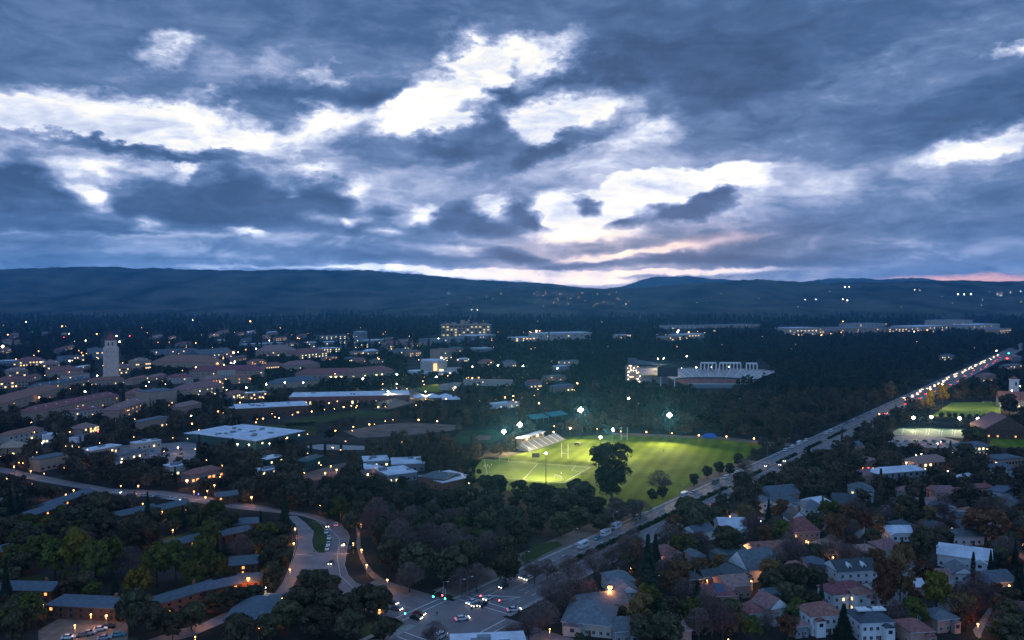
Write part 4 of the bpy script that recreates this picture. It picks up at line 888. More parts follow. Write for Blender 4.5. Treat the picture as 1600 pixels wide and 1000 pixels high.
# apartments lower left ------------------------------------------------------
AP = 'apartment block'
for a, b, dp, lab, wl in [
 ((-6,941),(80,943),11,'long brown apartment row with blue grey roof at the lower left edge',m_brown),
 ((72,966),(198,972),12,'brown apartment row with long blue roof above the small car park',m_brown),
 ((238,968),(338,936),10,'slanting brown apartment row right of the leafy grove',m_brick),
 ((-8,882),(32,872),10,'brown apartment row with lit doorway at the left edge',m_brick),
 ((46,822),(102,803),10,'slanting blue roofed apartment row, front one of the upper left pair',m_brown),
 ((78,806),(148,780),10,'slanting blue roofed apartment row, back one of the upper left pair',m_brown),
 ((186,822),(246,808),10,'long low blue roof behind the dark oaks at left',m_brown),
 ((248,812),(298,800),10,'low blue roofed row near the upper curving road',m_brown),
 ((262,872),(324,856),9,'low blue roofed row beside the left lawn',m_brown),
 ((322,858),(392,844),8,'very low long flat roof left of the side road',m_brown),
 ((362,836),(404,832),12,'square two storey apartment with blue hipped roof',m_brick),
 ((358,902),(402,898),14,'blue hipped apartment block above the orange lit wall',m_brown),
 ((370,928),(406,926),10,'brick apartment wing washed by a strong orange lamp',m_brick),
 ((312,944),(376,930),9,'low dark blue roof left of the orange lit wall',m_brown),
 ((340,790),(372,786),9,'small blue roof between the upper road and the apartments',m_brown),
 ((0,800),(40,792),9,'dim blue roof at the left edge near the lit lot',m_brown)]:
    Bd(lab, AP, a, b, dp * .85, 4.6, 'gable' if dp < 12 else 'hip', wl, m_shingb, rh=2.1, win=(2, max(3, int(abs(b[0]-a[0])/15))), lit=.12, litm=m_lito, name='apartment_building', clear=.12, chimney='brown' in lab, near=False, ww=1.0, wh=1.0, z0=.9, group='blue roofed apartment rows at lower left')
rd_, _, _, _ = Bd('broad low blue grey roof beside the lower lane', 'pavilion', (350,984),(440,982), 24, 3.2, 'hip', m_brown, m_shingb, rh=3, win=(1,8), lit=.2, name='pavilion', near=True)
Bd('white flat roofed building at the bottom edge right of the crossing', 'building', (706,1056),(826,1050), 15, 6, 'flat', m_greyw, m_whiteroof, win=(1,5), lit=0, name='commercial_building', units=4)
# houses lower right -----------------------------------------------------------
H_ = 'house'
HS = [ # label, a, b, depth, h, roof, wall, roofmat, (rows,cols), lit, chimney
 ('big low grey hip roofed house beside the crossing',(876,990),(958,998),20,4.2,'hip',m_cream,m_shing,(1,7),.12,0),
 ('grey gabled wing with lit porch behind the big grey roof',(905,968),(984,958),12,4,'gable',m_cream,m_shing,(1,6),.4,0),
 ('grey house with white trimmed gable and lit porch',(958,950),(1004,946),12,5,'front',m_white,m_shing,(1,3),.4,0),
 ('dim grey hipped roof left of the tall conifer',(952,930),(994,926),12,5,'hip',m_cream,m_shing,(1,4),.2,0),
 ('white bungalow with red octagonal looking tiled roof',(1028,884),(1070,880),14,4,'hip',m_white,m_tile,(1,5),.15,0),
 ('small grey gabled cottage right of the red bungalow',(1084,890),(1104,888),10,5,'front',m_greyw,m_shing,(1,2),0,0),
 ('house with long shallow white roof near the avenue',(1122,838),(1172,838),14,4,'gable',m_white,m_whiteroof,(1,5),.1,0),
 ('pale blue roofed low house behind the big round tree',(1086,848),(1120,842),12,4,'gable',m_white,m_shingb,(1,3),0,0),
 ('steep white gabled house with two dormers',(1232,832),(1264,832),12,6,'front',m_white,m_slate,(2,3),.15,1),
 ('red tiled house with peach front by the steep white gable',(1236,852),(1284,850),13,6,'hip',m_peach,m_tile,(2,5),.15,1),
 ('long red tiled ranch with white walls',(1178,876),(1242,872),11,4,'gable',m_white,m_tile,(1,6),.1,0),
 ('large grey roofed house showing a steep white side gable',(1166,912),(1220,904),16,5,'gable',m_white,m_shing,(1,4),.1,1),
 ('brown roofed house with pale front and lit corner lamp',(1140,924),(1176,920),13,5,'front',m_cream,m_slate,(1,3),.2,0),
 ('dark flat roofed cottage with yellow lit window',(1098,918),(1128,916),9,4,'gable',m_brown,m_slate,(1,4),.5,0),
 ('dark hipped roof left of the yellow lit cottage',(1074,922),(1100,920),10,4,'hip',m_brown,m_slate,(1,3),.1,0),
 ('pink tiled house behind the solar panelled roof',(1132,938),(1176,934),12,5,'gable',m_peach,m_tile2,(1,4),.1,0),
 ('peach house with red roof carrying blue solar panels',(1108,958),(1152,956),13,6,'hip',m_peach,m_tile,(2,4),.05,0),
 ('small white cottage with steep red roof',(1168,980),(1196,976),9,4.5,'hip',m_white,m_tile,(1,3),.1,0),
 ('white gabled cottage beside the steep red roof',(1198,976),(1234,970),11,5,'front',m_white,m_tile2,(1,3),.05,0),
 ('two storey white house with red hip roof at bottom right of centre',(1264,994),(1322,990),12,6.5,'hip',m_white,m_tile,(2,5),0,0),
 ('two storey green grey house with two white roof panels',(1342,1004),(1400,1002),13,6.5,'hip',m_white,m_slate,(2,5),0,0),
 ('white villa with red roofs and a glowing amber window',(1300,956),(1366,950),12,6,'hip',m_white,m_tile,(2,6),.12,1),
 ('red roofed front wing of the white villa',(1338,960),(1364,957),7,7,'hip',m_white,m_tile,(2,2),.3,0),
 ('dark slate roofed house with two white dormers',(1308,918),(1374,914),13,6,'gable',m_white,m_slate,(2,5),.05,1),
 ('pink tiled house with white bays left of the dark round tree',(1374,878),(1420,876),12,5.5,'hip',m_cream,m_tile2,(2,4),.05,0),
 ('small flat brown house left of the pink tiled one',(1344,880),(1374,878),10,5,'flat',m_peach,m_tile2,(1,3),0,0),
 ('long pale roofed house, largest roof at lower right',(1462,884),(1552,896),14,5,'gable',m_white,m_whiteroof,(1,7),0,0),
 ('grey gabled house with white front by the thin cypress',(1486,920),(1526,922),12,6,'front',m_white,m_shing,(2,3),.05,0),
 ('small brown roofed house with white wall above the yellow tree',(1460,922),(1492,922),10,5,'gable',m_white,m_tile2,(1,3),0,0),
 ('grey hipped house at the bottom edge left of centre right',(958,1006),(1000,1004),13,4,'hip',m_greyw,m_shing,(1,3),0,0),
 ('pinkish tiled roof at the bottom edge under the dark trees',(1046,1010),(1082,1008),12,5,'hip',m_peach,m_tile2,(1,3),0,0),
 ('red brown roof at the bottom edge right of the green grey house',(1420,1012),(1462,1010),12,5,'hip',m_peach,m_tile,(1,3),0,0),
 ('tiny red roof cottage left of the two storey white house',(1242,998),(1264,996),8,4,'hip',m_greyw,m_tile2,(1,2),0,0),
 ('two storey white house with long band of windows beyond the dark trees',(1326,782),(1368,784),12,6.5,'hip',m_white,m_shing,(2,6),.12,0),
 ('dark low hall in front of the white two storey house',(1300,796),(1342,798),13,4.5,'gable',m_greyw,m_slate,(1,5),0,0),
 ('pale two storey house left of the dark low hall',(1254,812),(1290,812),12,6,'hip',m_white,m_shing,(2,4),.1,0),
 ('small pink house behind the white two storey house',(1342,756),(1378,754),11,5,'hip',m_peach,m_tile2,(1,4),.2,0),
 ('white gabled house front near the avenue hedge',(1190,802),(1208,802),12,5.5,'front',m_white,m_shingb,(2,2),.1,0),
 ('blue grey cross gabled house behind the white gable',(1200,786),(1252,782),14,4.5,'gable',m_greyw,m_shingb,(1,5),.1,0),
 ('large blue roof beside the orange autumn tree',(1214,798),(1252,796),14,4,'hip',m_white,m_shingb,(1,4),.1,0),
 ('pink walled house with flat parapet beside the dark evergreens',(1458,786),(1494,786),11,6,'gable',m_peach,m_tile2,(2,3),.05,0),
 ('long pink tiled roof left of the pink walled house',(1426,804),(1472,802),12,4.5,'gable',m_peach,m_tile2,(1,5),.05,0),
 ('grey gabled house right of the long pink roof',(1470,810),(1496,808),11,5,'front',m_white,m_slate,(1,3),0,0),
 ('dark low house glowing through a window strip',(1444,838),(1472,838),10,4,'gable',m_brown,m_slate,(1,6),.8,0),
 ('dark house glowing under the big orange tree',(1498,838),(1536,838),10,4,'gable',m_brown,m_slate,(1,7),.8,0),
 ('pale low roof in front of the big orange tree',(1486,852),(1550,852),10,4,'gable',m_white,m_shing,(1,5),0,0),
 ('pale blue roofed low house at the end of the narrow street',(1384,846),(1430,846),10,4,'gable',m_white,m_whiteroof,(1,5),0,0),
 ('small dark house behind the glowing window strip',(1400,836),(1430,834),9,4,'hip',m_brown,m_slate,(1,4),.3,0),
 ('faint white roofed house at the right edge above the street corner',(1560,800),(1600,800),12,5,'hip',m_white,m_shing,(1,4),0,0),
 ('dim pale house left of the olive field fence',(1552,746),(1590,744),12,5,'hip',m_white,m_shingb,(1,4),.1,0),
 ('grey roofed house right of the yellow tree at the bottom',(1490,968),(1512,966),10,5,'front',m_white,m_shing,(1,2),0,0),
 ('brown pink roofed house in front of the yellow tree',(1462,990),(1500,986),11,4.5,'hip',m_peach,m_shing,(1,3),0,0),
 ('long low blue grey roof at far right bottom corner',(1540,930),(1590,926),12,4.5,'gable',m_greyw,m_shingb,(1,4),.1,0)]
rh_ = random.Random(8)
for lab, a, b, dp, h, rf, wm, rm, wn, lt, chm in HS:
    big_ = (b[0]-a[0]) > 60; kx = (b[0]-a[0]) * (.03 if big_ else .07); a = (a[0]+kx, a[1]); b = (b[0]-kx, b[1]); dp *= .82
    rt, w, an, cc = Bd(lab, H_, a, b, dp, h, rf, wm, rm, win=wn, lit=lt, litm=m_lito if lt > .3 else m_litw, name='house', chimney=bool(chm), near=True, clear=.35, rh=min((b[0]-a[0])*dist(a[1])/F, dp) * (.55 if 'steep' in lab else .33), ww=1.0, wh=1.15, z0=.9)
    if rf != 'flat' and rh_.random() < .75:          # a cross wing towards the street
        ww_ = w * rh_.uniform(.26, .36); xx = w * rh_.choice((-.28, .28)); hh_ = h * .86; wl_ = rh_.uniform(1.6, 2.8); rr_ = ww_ * .32
        MB().box(xx-ww_/2, xx+ww_/2, -wl_, -.01, 0, hh_).build('wing_wall', wm, rt)
        MB().add([(xx-ww_/2-.3,-wl_-.3,hh_),(xx+ww_/2+.3,-wl_-.3,hh_),(xx+ww_/2+.3,1.5,hh_),(xx-ww_/2-.3,1.5,hh_),(xx,-wl_-.3,hh_+rr_),(xx,2.2,hh_+rr_)], [(0,3,2,1),(0,1,4),(1,2,5,4),(3,0,4,5),(2,3,5)]).build('wing_roof', rm, rt)
        MB().box(xx-.7, xx+.7, -wl_-.06, -wl_-.01, hh_-2.0, hh_-.8).build('window', m_glass, rt)
    for s_x in (-1, 1): MB().tube((s_x*w/2*.98, -.56, h+.12), (s_x*w/2*.98, -.1, 0.1), .05, n=4).build('downpipe', m_trim, rt) if rf in ('hip','gable') else None
    MB().tube((-w/2-.45, -.58, h+.1), (w/2+.45, -.58, h+.1), .08, n=4).build('gutter', m_trim, rt) if rf in ('hip','gable') else None
    for k_ in range(2): xv = w * rh_.uniform(-.3, .3); MB().tube((xv, dp*.45, h+.3), (xv, dp*.45, h+min(w,dp)*.33+.7), .12, n=5).build('roof_vent', m_greyw, rt)
    if 'solar' in lab and 'carrying' in lab:
        MB().add([(-w*.25,.8,h+1.0),(w*.15,.8,h+1.0),(w*.12,4.2,h+3.2),(-w*.2,4.2,h+3.2)], [(0,1,2,3)]).build('solar_panel', m_solar, rt)
    if 'two white roof panels' in lab:
        for x in (-w*.22, w*.2): MB().box(x-2.6, x+2.6, 3.2, 6.2, h+2.6, h+3.1).build('roof_panel', m_white, rt)
    if 'dormers' in lab:
        for x in (-w*.18, w*.18):
            d0 = MB().add([(x-.9,1.0,h+.4),(x+.9,1.0,h+.4),(x+.9,1.0,h+1.9),(x,1.0,h+2.9),(x-.9,1.0,h+1.9),(x-.9,4,h+.6),(x+.9,4,h+.6),(x+.9,4,h+1.9),(x,4,h+2.9),(x-.9,4,h+1.9)], [(0,1,2,3,4),(1,6,7,2),(0,4,9,5),(2,7,8,3),(3,8,9,4)]).build('dormer', m_white, rt)
            MB().box(x-.45, x+.45, .93, .99, h+.9, h+1.8).build('window', m_glass, d0)

for k in range(420):
    px, py = rb_.uniform(1040, 1600), 700 + 285 * rb_.random() ** .75
    if px < 1700 - py * .72 + 120 and py < 800: continue
    q = G(px, py); wm_ = rb_.uniform(8, 13); wpx = wm_ * F / q.y; sl = rb_.uniform(-.25, .25); a, b = (px - wpx/2, py - sl*wpx/2), (px + wpx/2, py + sl*wpx/2)
    if not free(a[0]-3, py - 9*F/q.y, b[0]+2, py + 2, .45): continue
    if (q.xy - EO).dot(EN) < 36: continue
    FILLERS += 1
    rm_ = rb_.choice((m_shing, m_shingb, m_slate, m_tile2, m_tile, m_shing, m_whiteroof)); wl_ = rb_.choice((m_white, m_cream, m_greyw, m_peach, m_white)); h = rb_.choice((3.6, 4, 5.8))
    rt, w, an, cc = Bd('', 'house', a, b, rb_.uniform(6, 9), h, rb_.choice(('gable','hip','front')), wl_, rm_, rh=rb_.uniform(1.8, 2.8), win=(2 if h > 5 else 1, rb_.randint(2, 4)), lit=rb_.choice((0, 0, .2)), name='house', chimney=rb_.random() < .3, near=py > 800, clear=.1, ww=1.0, wh=1.1, z0=.9, group='small suburban houses')
    later(rt, 'small %s roofed house' % {'clay_tile':'red','clay_tile_pink':'pink','shingle_grey':'grey','shingle_blue':'blue','slate_dark':'dark','white_roofing':'white'}[rm_.name], px, py)
print('fillers', FILLERS)
# ------------------------------------------------------------------ trees
def quads_cloud(P, Nn, size, r):
    n = len(P); up = r.normal(size=(n, 3)); t = np.cross(Nn, up); t /= np.linalg.norm(t, axis=1, keepdims=True) + 1e-9; b = np.cross(Nn, t)
    s = (size * r.uniform(.6, 1.3, n))[:, None]; a = t * s; c = b * s * r.uniform(.5, 1.0, n)[:, None]
    V = np.stack([P - a - c*.4, P + a*.3 - c, P + a + c*.4, P - a*.3 + c], 1).reshape(-1, 3); Q = np.arange(n * 4).reshape(n, 4); return V, Q
def crown_pts(kind, n, r):
    """leaf positions in a crown of unit height (0..1) and unit width"""
    if kind == 'oak':
        k = 40; th = r.uniform(0, 2*np.pi, k); zz = r.uniform(-.85, 1, k); rad = np.sqrt(np.clip(1 - zz**2*.8, .1, 1)) * r.uniform(.35, .98, k)
        C = np.stack([rad*np.cos(th)*.36, rad*np.sin(th)*.36, .53 + zz*.33], 1); LR = r.uniform(.09, .16, k)
    elif kind == 'euc':
        k = 40; z = r.uniform(.16, .95, k); th = r.uniform(0, 2*np.pi, k); rad = r.uniform(.05, 1, k) ** .6 * (.36 * np.sin(np.clip((z-.15)/.85, 0, 1)*np.pi) ** .6 + .04)
        C = np.stack([rad*np.cos(th), rad*np.sin(th), z], 1); LR = r.uniform(.07, .14, k)
    elif kind == 'big':
        k = 95; z = r.uniform(.14, .93, k); th = r.uniform(0, 2*np.pi, k); rad = np.sqrt(r.random(k)) * (.17 + .21 * np.clip((z-.2)/.4, 0, 1)) * np.where(z > .85, .7, 1)
        C = np.stack([rad*np.cos(th), rad*np.sin(th), z], 1); LR = r.uniform(.065, .115, k)
    elif kind == 'cone':
        z = r.random(n) ** 1.35 * .93 + .07; th = r.uniform(0, 2*np.pi, n); lay = np.abs(((z*16) % 1) - .5); rad = (1.02 - z) * .42 * (.62 + .5*lay) * r.uniform(.55, 1.05, n) * (1 + .18*np.sin(th*3 + z*9))
        P = np.stack([rad*np.cos(th), rad*np.sin(th), z], 1); Nn = np.stack([np.cos(th)*.6, np.sin(th)*.6, np.ones(n)], 1) + r.normal(size=(n,3))*.35; return P, Nn / np.linalg.norm(Nn, axis=1, keepdims=True)
    elif kind == 'cyp':
        z = r.random(n)*.95 + .03; th = r.uniform(0, 2*np.pi, n); rad = .42*np.sin(np.clip(z, .02, 1)*np.pi)**.5*r.uniform(.6, 1, n)
        P = np.stack([rad*np.cos(th), rad*np.sin(th), z], 1); Nn = np.stack([np.cos(th), np.sin(th), .4*np.ones(n)], 1) + r.normal(size=(n,3))*.4; return P, Nn / np.linalg.norm(Nn, axis=1, keepdims=True)
    else:  # airy
        k = 44; th = r.uniform(0, 2*np.pi, k); zz = r.uniform(-.6, 1, k); rad = np.sqrt(np.clip(1 - zz**2*.7, .1, 1)) * r.uniform(.3, 1, k)
        C = np.stack([rad*np.cos(th)*.40, rad*np.sin(th)*.40, .54 + zz*.36], 1); LR = r.uniform(.07, .13, k)
    idx = r.choice(len(C), n, p=LR**2/np.sum(LR**2)); d = r.normal(size=(n, 3)); d /= np.linalg.norm(d, axis=1, keepdims=True); d[:, 2] = np.where(r.random(n) < .65, np.abs(d[:, 2]), d[:, 2])
    P = C[idx] + d * (LR[idx] * r.uniform(.72, 1.12, n))[:, None] * np.array([1, 1, .85]); Nn = d + r.normal(size=(n, 3))*.45; return P, Nn / np.linalg.norm(Nn, axis=1, keepdims=True)
def branches(mb, p, d, L_, rad, depth, r, spread=.6, n=3):
    q = p + d * L_; mb.tube(p, q, rad, rad * .62, n=5 if depth > 2 else 3, cap=False)
    if depth == 0: return
    for k in range(n + (1 if depth > 2 else 0)):
        nd_ = (d + Vector(r.normal(size=3)) * spread); nd_.z = abs(nd_.z) * .8 + .12; nd_.normalize()
        branches(mb, p.lerp(q, r.uniform(.55, 1)), nd_, L_ * r.uniform(.62, .82), rad * .58, depth - 1, r, spread, n)
PROTO = {}
def proto(kind, m, n, size, seed, W_=12., H__=12.):
    r = np.random.default_rng(seed)
    if kind == 'bare':
        mb = MB(); rr = np.random.default_rng(seed)
        for k in range(6):
            d = Vector((rr.normal()*.45, rr.normal()*.45, 1)).normalized(); branches(mb, Vector((0,0,H__*.16)), d, H__*.25, H__*.014, 5, rr, .46, 3)
        k = 900; th_ = rr.uniform(0, 6.28, k); zc = rr.uniform(.25, 1, k) ** .8; ra = W_ * .5 * np.sqrt(rr.random(k)) * np.sin(np.clip(zc, .2, .97) * 3.14) ** .5
        P = np.stack([ra*np.cos(th_), ra*np.sin(th_), zc*H__*.97], 1); Nn = rr.normal(size=(k, 3)); Nn /= np.linalg.norm(Nn, axis=1, keepdims=True); V, Q = quads_cloud(P, Nn, .42, rr); V = V.reshape(-1, 4, 3)
        mid_ = V.mean(1, keepdims=True); ax = (V[:, 2:3] - V[:, 0:1]); ax /= np.linalg.norm(ax, axis=2, keepdims=True); rel = V - mid_; al = (rel * ax).sum(2, keepdims=True) * ax; V = (mid_ + al * 1.5 + (rel - al) * .22).reshape(-1, 3)
        mb.add([tuple(v) for v in V], [tuple(q) for q in Q.tolist()]); me = mb.mesh('crown', m)
    else:
        P, Nn = crown_pts(kind, n, r); P = P * np.array([W_, W_, H__]); V, Q = quads_cloud(P, Nn, size, r); me = qmesh('crown', V, Q, m)
    tb = MB(); th = {'oak': .5, 'euc': .8, 'cone': .96, 'cyp': .5, 'airy': .5, 'bare': .2, 'big': .8}[kind] * H__
    tb.tube((0,0,0), (0,0,th*.5), H__*.028, H__*.02, 7); tb.tube((0,0,th*.5), (.2,.1,th), H__*.02, H__*.008, 6)
    if kind in ('oak', 'euc', 'airy', 'big'):
        for k in range(6):
            t = 2*math.pi*k/6 + r.random(); z0 = th * r.uniform(.45, .95); L_ = W_ * r.uniform(.2, .34)
            tb.tube((0,0,z0), (L_*math.cos(t), L_*math.sin(t), z0 + H__*r.uniform(.1,.25)), H__*.012, H__*.005, 5)
    tm = tb.mesh('trunk', m_barkp if kind in ('euc', 'big') else m_bark); return me, tm, W_ * (1.0 if kind != 'cone' else .85), H__
PR = {
 'oak': [proto('oak', m_leafo if s % 2 else m_leaf, 4600, .50, s, 13, 11.5) for s in (1, 2, 3, 4)],
 'euc': [proto('euc', m_leafe, 4600, .48, s, 13, 19) for s in (11, 12, 13)],
 'big': [proto('big', m_leafe, 11000, .50, 15, 24, 27)],
 'con': [proto('cone', m_conif, 3600, .42, s, 9, 20) for s in (21, 22)],
 'cyp': [proto('cyp', m_conif, 1200, .28, 31, 3, 13)],
 'bare': [proto('bare', m_twig, 0, 0, s, 11, 12) for s in (41, 42, 43)],
 'green': [proto('airy', m_leafg, 4000, .42, s, 13, 12) for s in (51, 52)],
 'yellow': [proto('airy', m_leafy, 4000, .40, s, 11, 11) for s in (61, 62)],
 'rust': [proto('airy', m_leafr, 2600, .36, s, 11, 10.5) for s in (71, 72)],
 'bush': [proto('oak', m_leaf, 900, .30, 81, 4.5, 3.4)]}
LOOK = {'oak': 'dark rounded evergreen', 'euc': 'tall ragged eucalyptus', 'con': 'dark pointed conifer', 'cyp': 'slim dark cypress', 'bare': 'bare brown twiggy tree', 'green': 'leafy olive green tree', 'yellow': 'yellowish leafy tree', 'rust': 'thin rusty brown tree', 'bush': 'low dark bush'}
NAME = {'oak': 'oak_tree', 'euc': 'eucalyptus_tree', 'big': 'eucalyptus_tree', 'con': 'conifer_tree', 'cyp': 'cypress_tree', 'bare': 'bare_tree', 'green': 'leafy_tree', 'yellow': 'yellow_tree', 'rust': 'autumn_tree', 'bush': 'bush'}
TREES = []      # x, y, kind, width scale, height scale, manual label
def tree(x, y, kind, sw=1.0, sh=None, label=None, rr=random):
    me, tm, W_, H__ = rr.choice(PR[kind]); sh = sw if sh is None else sh
    root = link(NAME[kind], None, None, (x, y, 0), rr.uniform(0, 6.28)); root.scale = (sw, sw, sh)
    root['category'] = 'bush' if kind == 'bush' else 'tree'
    root['group'] = {'bush': 'low bushes in the neighbourhood', 'bare': 'bare winter trees'}.get(kind, 'trees of the suburb and grove')
    link('crown', me, root); link('trunk', tm, root)
    if label: root['label'] = label
    else:
        px, py = project(x, y, H__ * sh * .5); later(root, LOOK[kind], px, py)
    return root
PLACED = []
def hand(px, py, w, h, kind, label=None):      # base pixel, crown width and height in photo pixels
    p = G(px, py); k = p.y / F; me, tm, W_, H__ = PR[kind][0]; k2 = math.hypot(p.x, p.y, HC) / F
    tree(p.x, p.y, kind, w * k / W_, h * k2 / H__ * 1.02, label); PLACED.append((p.x, p.y, w * k * .5))
    fill(CLEAR, [(px - w*.3, py - h*.9), (px + w*.3, py - h*.9), (px + w*.3, py - h*.2), (px - w*.3, py - h*.2)])
hand(956,782,76,86,'big','giant ragged eucalyptus standing before the green field'); hand(738,762,30,42,'euc','ragged eucalyptus at the left corner of the soccer pitch'); hand(760,800,44,56,'euc'); hand(780,775,36,34,'oak'); hand(812,785,36,34,'euc'); hand(845,800,60,46,'oak'); hand(905,800,60,50,'oak'); hand(880,812,60,50,'oak')
[hand(a_, b_, w_, h_, 'oak' if i_ % 3 else 'euc') for i_, (a_, b_, w_, h_) in enumerate([(830,808,44,34),(862,815,46,36),(930,812,46,36),(965,815,44,34),(990,808,36,28),(905,826,46,34),(840,832,46,38),(875,838,46,38),(940,832,44,30),(800,835,50,42),(815,858,46,40),(790,880,46,44),(770,815,50,44),(725,800,50,44),(700,805,44,40),(740,830,50,44),(660,800,48,44),(630,805,44,40)])]
hand(1012,942,46,98,'con','tallest dark conifer left of the solar panelled house'); hand(1024,900,36,60,'con'); hand(1135,870,60,46,'oak','big round dark tree below the shallow white roof'); hand(1160,782,40,44,'oak'); hand(1085,835,64,50,'oak','broad dark tree beside the median hedge'); hand(1075,818,50,40,'oak')
hand(1520,930,9,56,'cyp','thin black cypress by the grey gabled house'); hand(1440,886,52,56,'oak','dark round tree between the pink house and long pale roof'); hand(1540,852,92,48,'rust','big spreading orange brown tree over the glowing windows'); hand(1222,814,32,32,'rust','orange autumn tree by the blue roofed house'); hand(1462,962,46,62,'yellow','yellow green tree at lower right')
hand(1406,955,56,90,'rust'); hand(1384,965,50,80,'rust'); hand(1318,1000,40,48,'con'); hand(1352,838,36,38,'rust'); hand(1304,862,44,56,'rust'); hand(1370,840,34,34,'rust')
hand(122,905,56,70,'yellow','yellowish domed tree, highest crown in the left grove'); hand(86,905,60,52,'green'); hand(60,888,50,44,'green'); hand(150,915,60,60,'green'); hand(175,905,60,56,'green'); hand(214,945,50,54,'yellow','yellowish tree at the right of the lower left grove'); hand(245,918,60,62,'green'); hand(275,908,56,56,'green'); hand(315,908,62,66,'green','olive green tree near the orange lit wall'); hand(340,920,50,50,'green'); hand(200,905,50,44,'bare'); hand(300,930,50,50,'green')
for a in [(500,932,42,38),(480,925,38,34),(516,940,40,40),(470,965,60,46),(510,968,60,46),(545,972,56,42),(590,966,56,48),(570,960,50,44),(450,985,60,44),(495,995,70,44),(545,998,60,40),(600,1000,50,32),(420,1000,60,36),(370,1018,60,52),(330,960,50,30),(365,955,50,34),(395,948,44,30),(424,925,44,44),(440,898,40,38),(418,890,40,34),(430,872,40,30),(200,862,50,46),(230,866,56,46),(175,850,50,40),(215,845,50,40),(20,1005,40,42),(36,998,34,40),(208,985,60,56),(245,995,56,48),(270,1000,46,36),(300,985,50,40),(730,905,52,60),(790,912,60,52),(760,840,50,40),(700,915,70,60),(650,912,70,60),(610,895,60,56),(600,870,50,60)]: hand(*a, 'oak')
for a in [(590,850,54,70),(625,880,60,66),(670,890,66,70),(700,880,60,60),(720,930,46,40),(640,925,46,44),(745,925,46,42),(835,912,42,36),(855,905,36,30),(870,960,64,60),(848,985,60,44),(905,950,60,54),(800,1010,50,34),(826,1004,50,40),(680,1010,44,36),(890,910,50,40),(930,905,50,44),(955,890,44,36),(1170,760,30,24),(1165,742,26,24),(1030,772,40,36),(965,820,50,36),(1000,812,44,30),(1045,855,50,34)]: hand(*a, 'bare')
for k, (px, py) in enumerate([(1178,716),(1192,714),(1205,708),(1124,742),(1140,744),(1154,729),(1105,748),(1084,760),(1035,780),(1020,784),(1064,800)]): hand(px, py, 20 if k > 2 else 15, 20 if k > 2 else 15, 'oak')
for px, py in [(1471,654),(1483,654),(1492,655),(1503,656),(1515,657),(1526,657),(1538,657)]: hand(px, py, 9, 9, 'oak')
hand(1454,646,16,34,'yellow','left lit yellow tree under the white lamps'); hand(1473,634,20,30,'yellow','right lit yellow tree under the white lamps'); hand(1577,650,34,30,'oak'); hand(1520,700,46,30,'oak'); hand(1508,722,40,26,'oak'); hand(1360,708,40,30,'oak')
for px in (486,508,533): hand(px, 712, 6, 20, 'cyp', 'slim tree against the gravel strip, %s of three' % {486:'left',508:'middle',533:'right'}[px])
# ---- scattered planting -----------------------------------------------------
INT = None
def integral(m): return np.pad(np.cumsum(np.cumsum(m.astype(np.int32), 0), 1), ((1,0),(1,0)))
def boxmean(I, x0, y0, x1, y1):
    x0, x1 = max(0, min(1600, int(x0))), max(0, min(1600, int(x1) + 1)); y0, y1 = max(0, min(1000, int(y0))), max(0, min(1000, int(y1) + 1))
    if x1 <= x0 or y1 <= y0: return 0.0
    return (I[y1,x1] - I[y0,x1] - I[y1,x0] + I[y0,x0]) / ((x1-x0)*(y1-y0))
def pick_kind(px, py, r):
    u = r.random()
    if px > 560 and px < 900 and py > 790: return 'bare' if u < .5 else 'oak' if u < .72 else 'green' if u < .86 else 'euc'
    if px > 900 and py > 690: return 'bare' if u < .30 else 'oak' if u < .56 else 'rust' if u < .76 else 'con' if u < .84 else 'bush' if u < .92 else 'green'
    if px < 560 and py > 780: return 'oak' if u < .50 else 'bare' if u < .62 else 'green' if u < .80 else 'bush' if u < .9 else 'con'
    return 'oak' if u < .5 else 'euc' if u < .74 else 'con' if u < .86 else 'bare'
RI = integral(ROADM); CI = integral(CLEAR); OI = integral(OCC)
cand = []; y = 262.0; rs = np.random.default_rng(5)
while y < 1750:
    sp = 7.0 if y < 560 else 10.5 if y < 900 else 12.5; xm = y * .69 + 8; x = -xm
    while x < xm:
        cand.append((x + rs.uniform(-.45, .45)*sp, y + rs.uniform(-.45, .45)*sp)); x += sp
    y += sp
near, mid = [], []
for (x, y) in cand:
    px, py = project(x, y, 0)
    kind = pick_kind(px, py, rs); me, tm, W_, H__ = PR[kind][0]; s = rs.uniform(.62, 1.12)
    if kind == 'bush': s = rs.uniform(.7, 1.3)
    if y > 560 and kind != 'bush': s *= rs.uniform(.75, 1.1)
    if kind == 'con' and rs.random() < .5: s *= .7
    grass = 440 < px < 640 and 640 < py < 720
    if y < 620 and rs.random() < .06: continue
    if grass and rs.random() < .4: continue
    if y > 900 and px < 420 and rs.random() < .35: continue
    w = W_ * s; h = H__ * s; tx, ty = project(x, y, h); rw = w / y * F / 2
    if boxmean(OI, px - rw*.35, py - 2 - rw*.15, px + rw*.35, py + 1) > .15: continue
    if boxmean(CI, px - rw*.8, ty, px + rw*.8, py - (py-ty)*.25) > (.42 if px > 900 and y < 620 else .32 if 640 < px < 1010 and py > 780 else .34 if px < 560 and py > 780 else .14 if y < 900 else .06): continue
    if py > 720 and boxmean(RI, px - rw*.8, ty, px + rw*.8, py) > .10: continue
    if y < 560 and any((x-a)**2 + (y-b)**2 < (c + w*.1)**2 for a, b, c in PLACED): continue
    if 640 < px and py > 985 and px < 860: continue
    (near if y < 420 else mid).append((x, y, kind, s, px, py))
near.sort(key=lambda t: t[1])
keep = near[:520]; mid = near[520:] + mid
TR = random.Random(3)
for (x, y, kind, s, px, py) in keep: tree(x, y, kind, s, s * TR.uniform(.85, 1.15), rr=TR)
print('individual trees', len(keep) + len(PLACED), 'mid', len(mid))
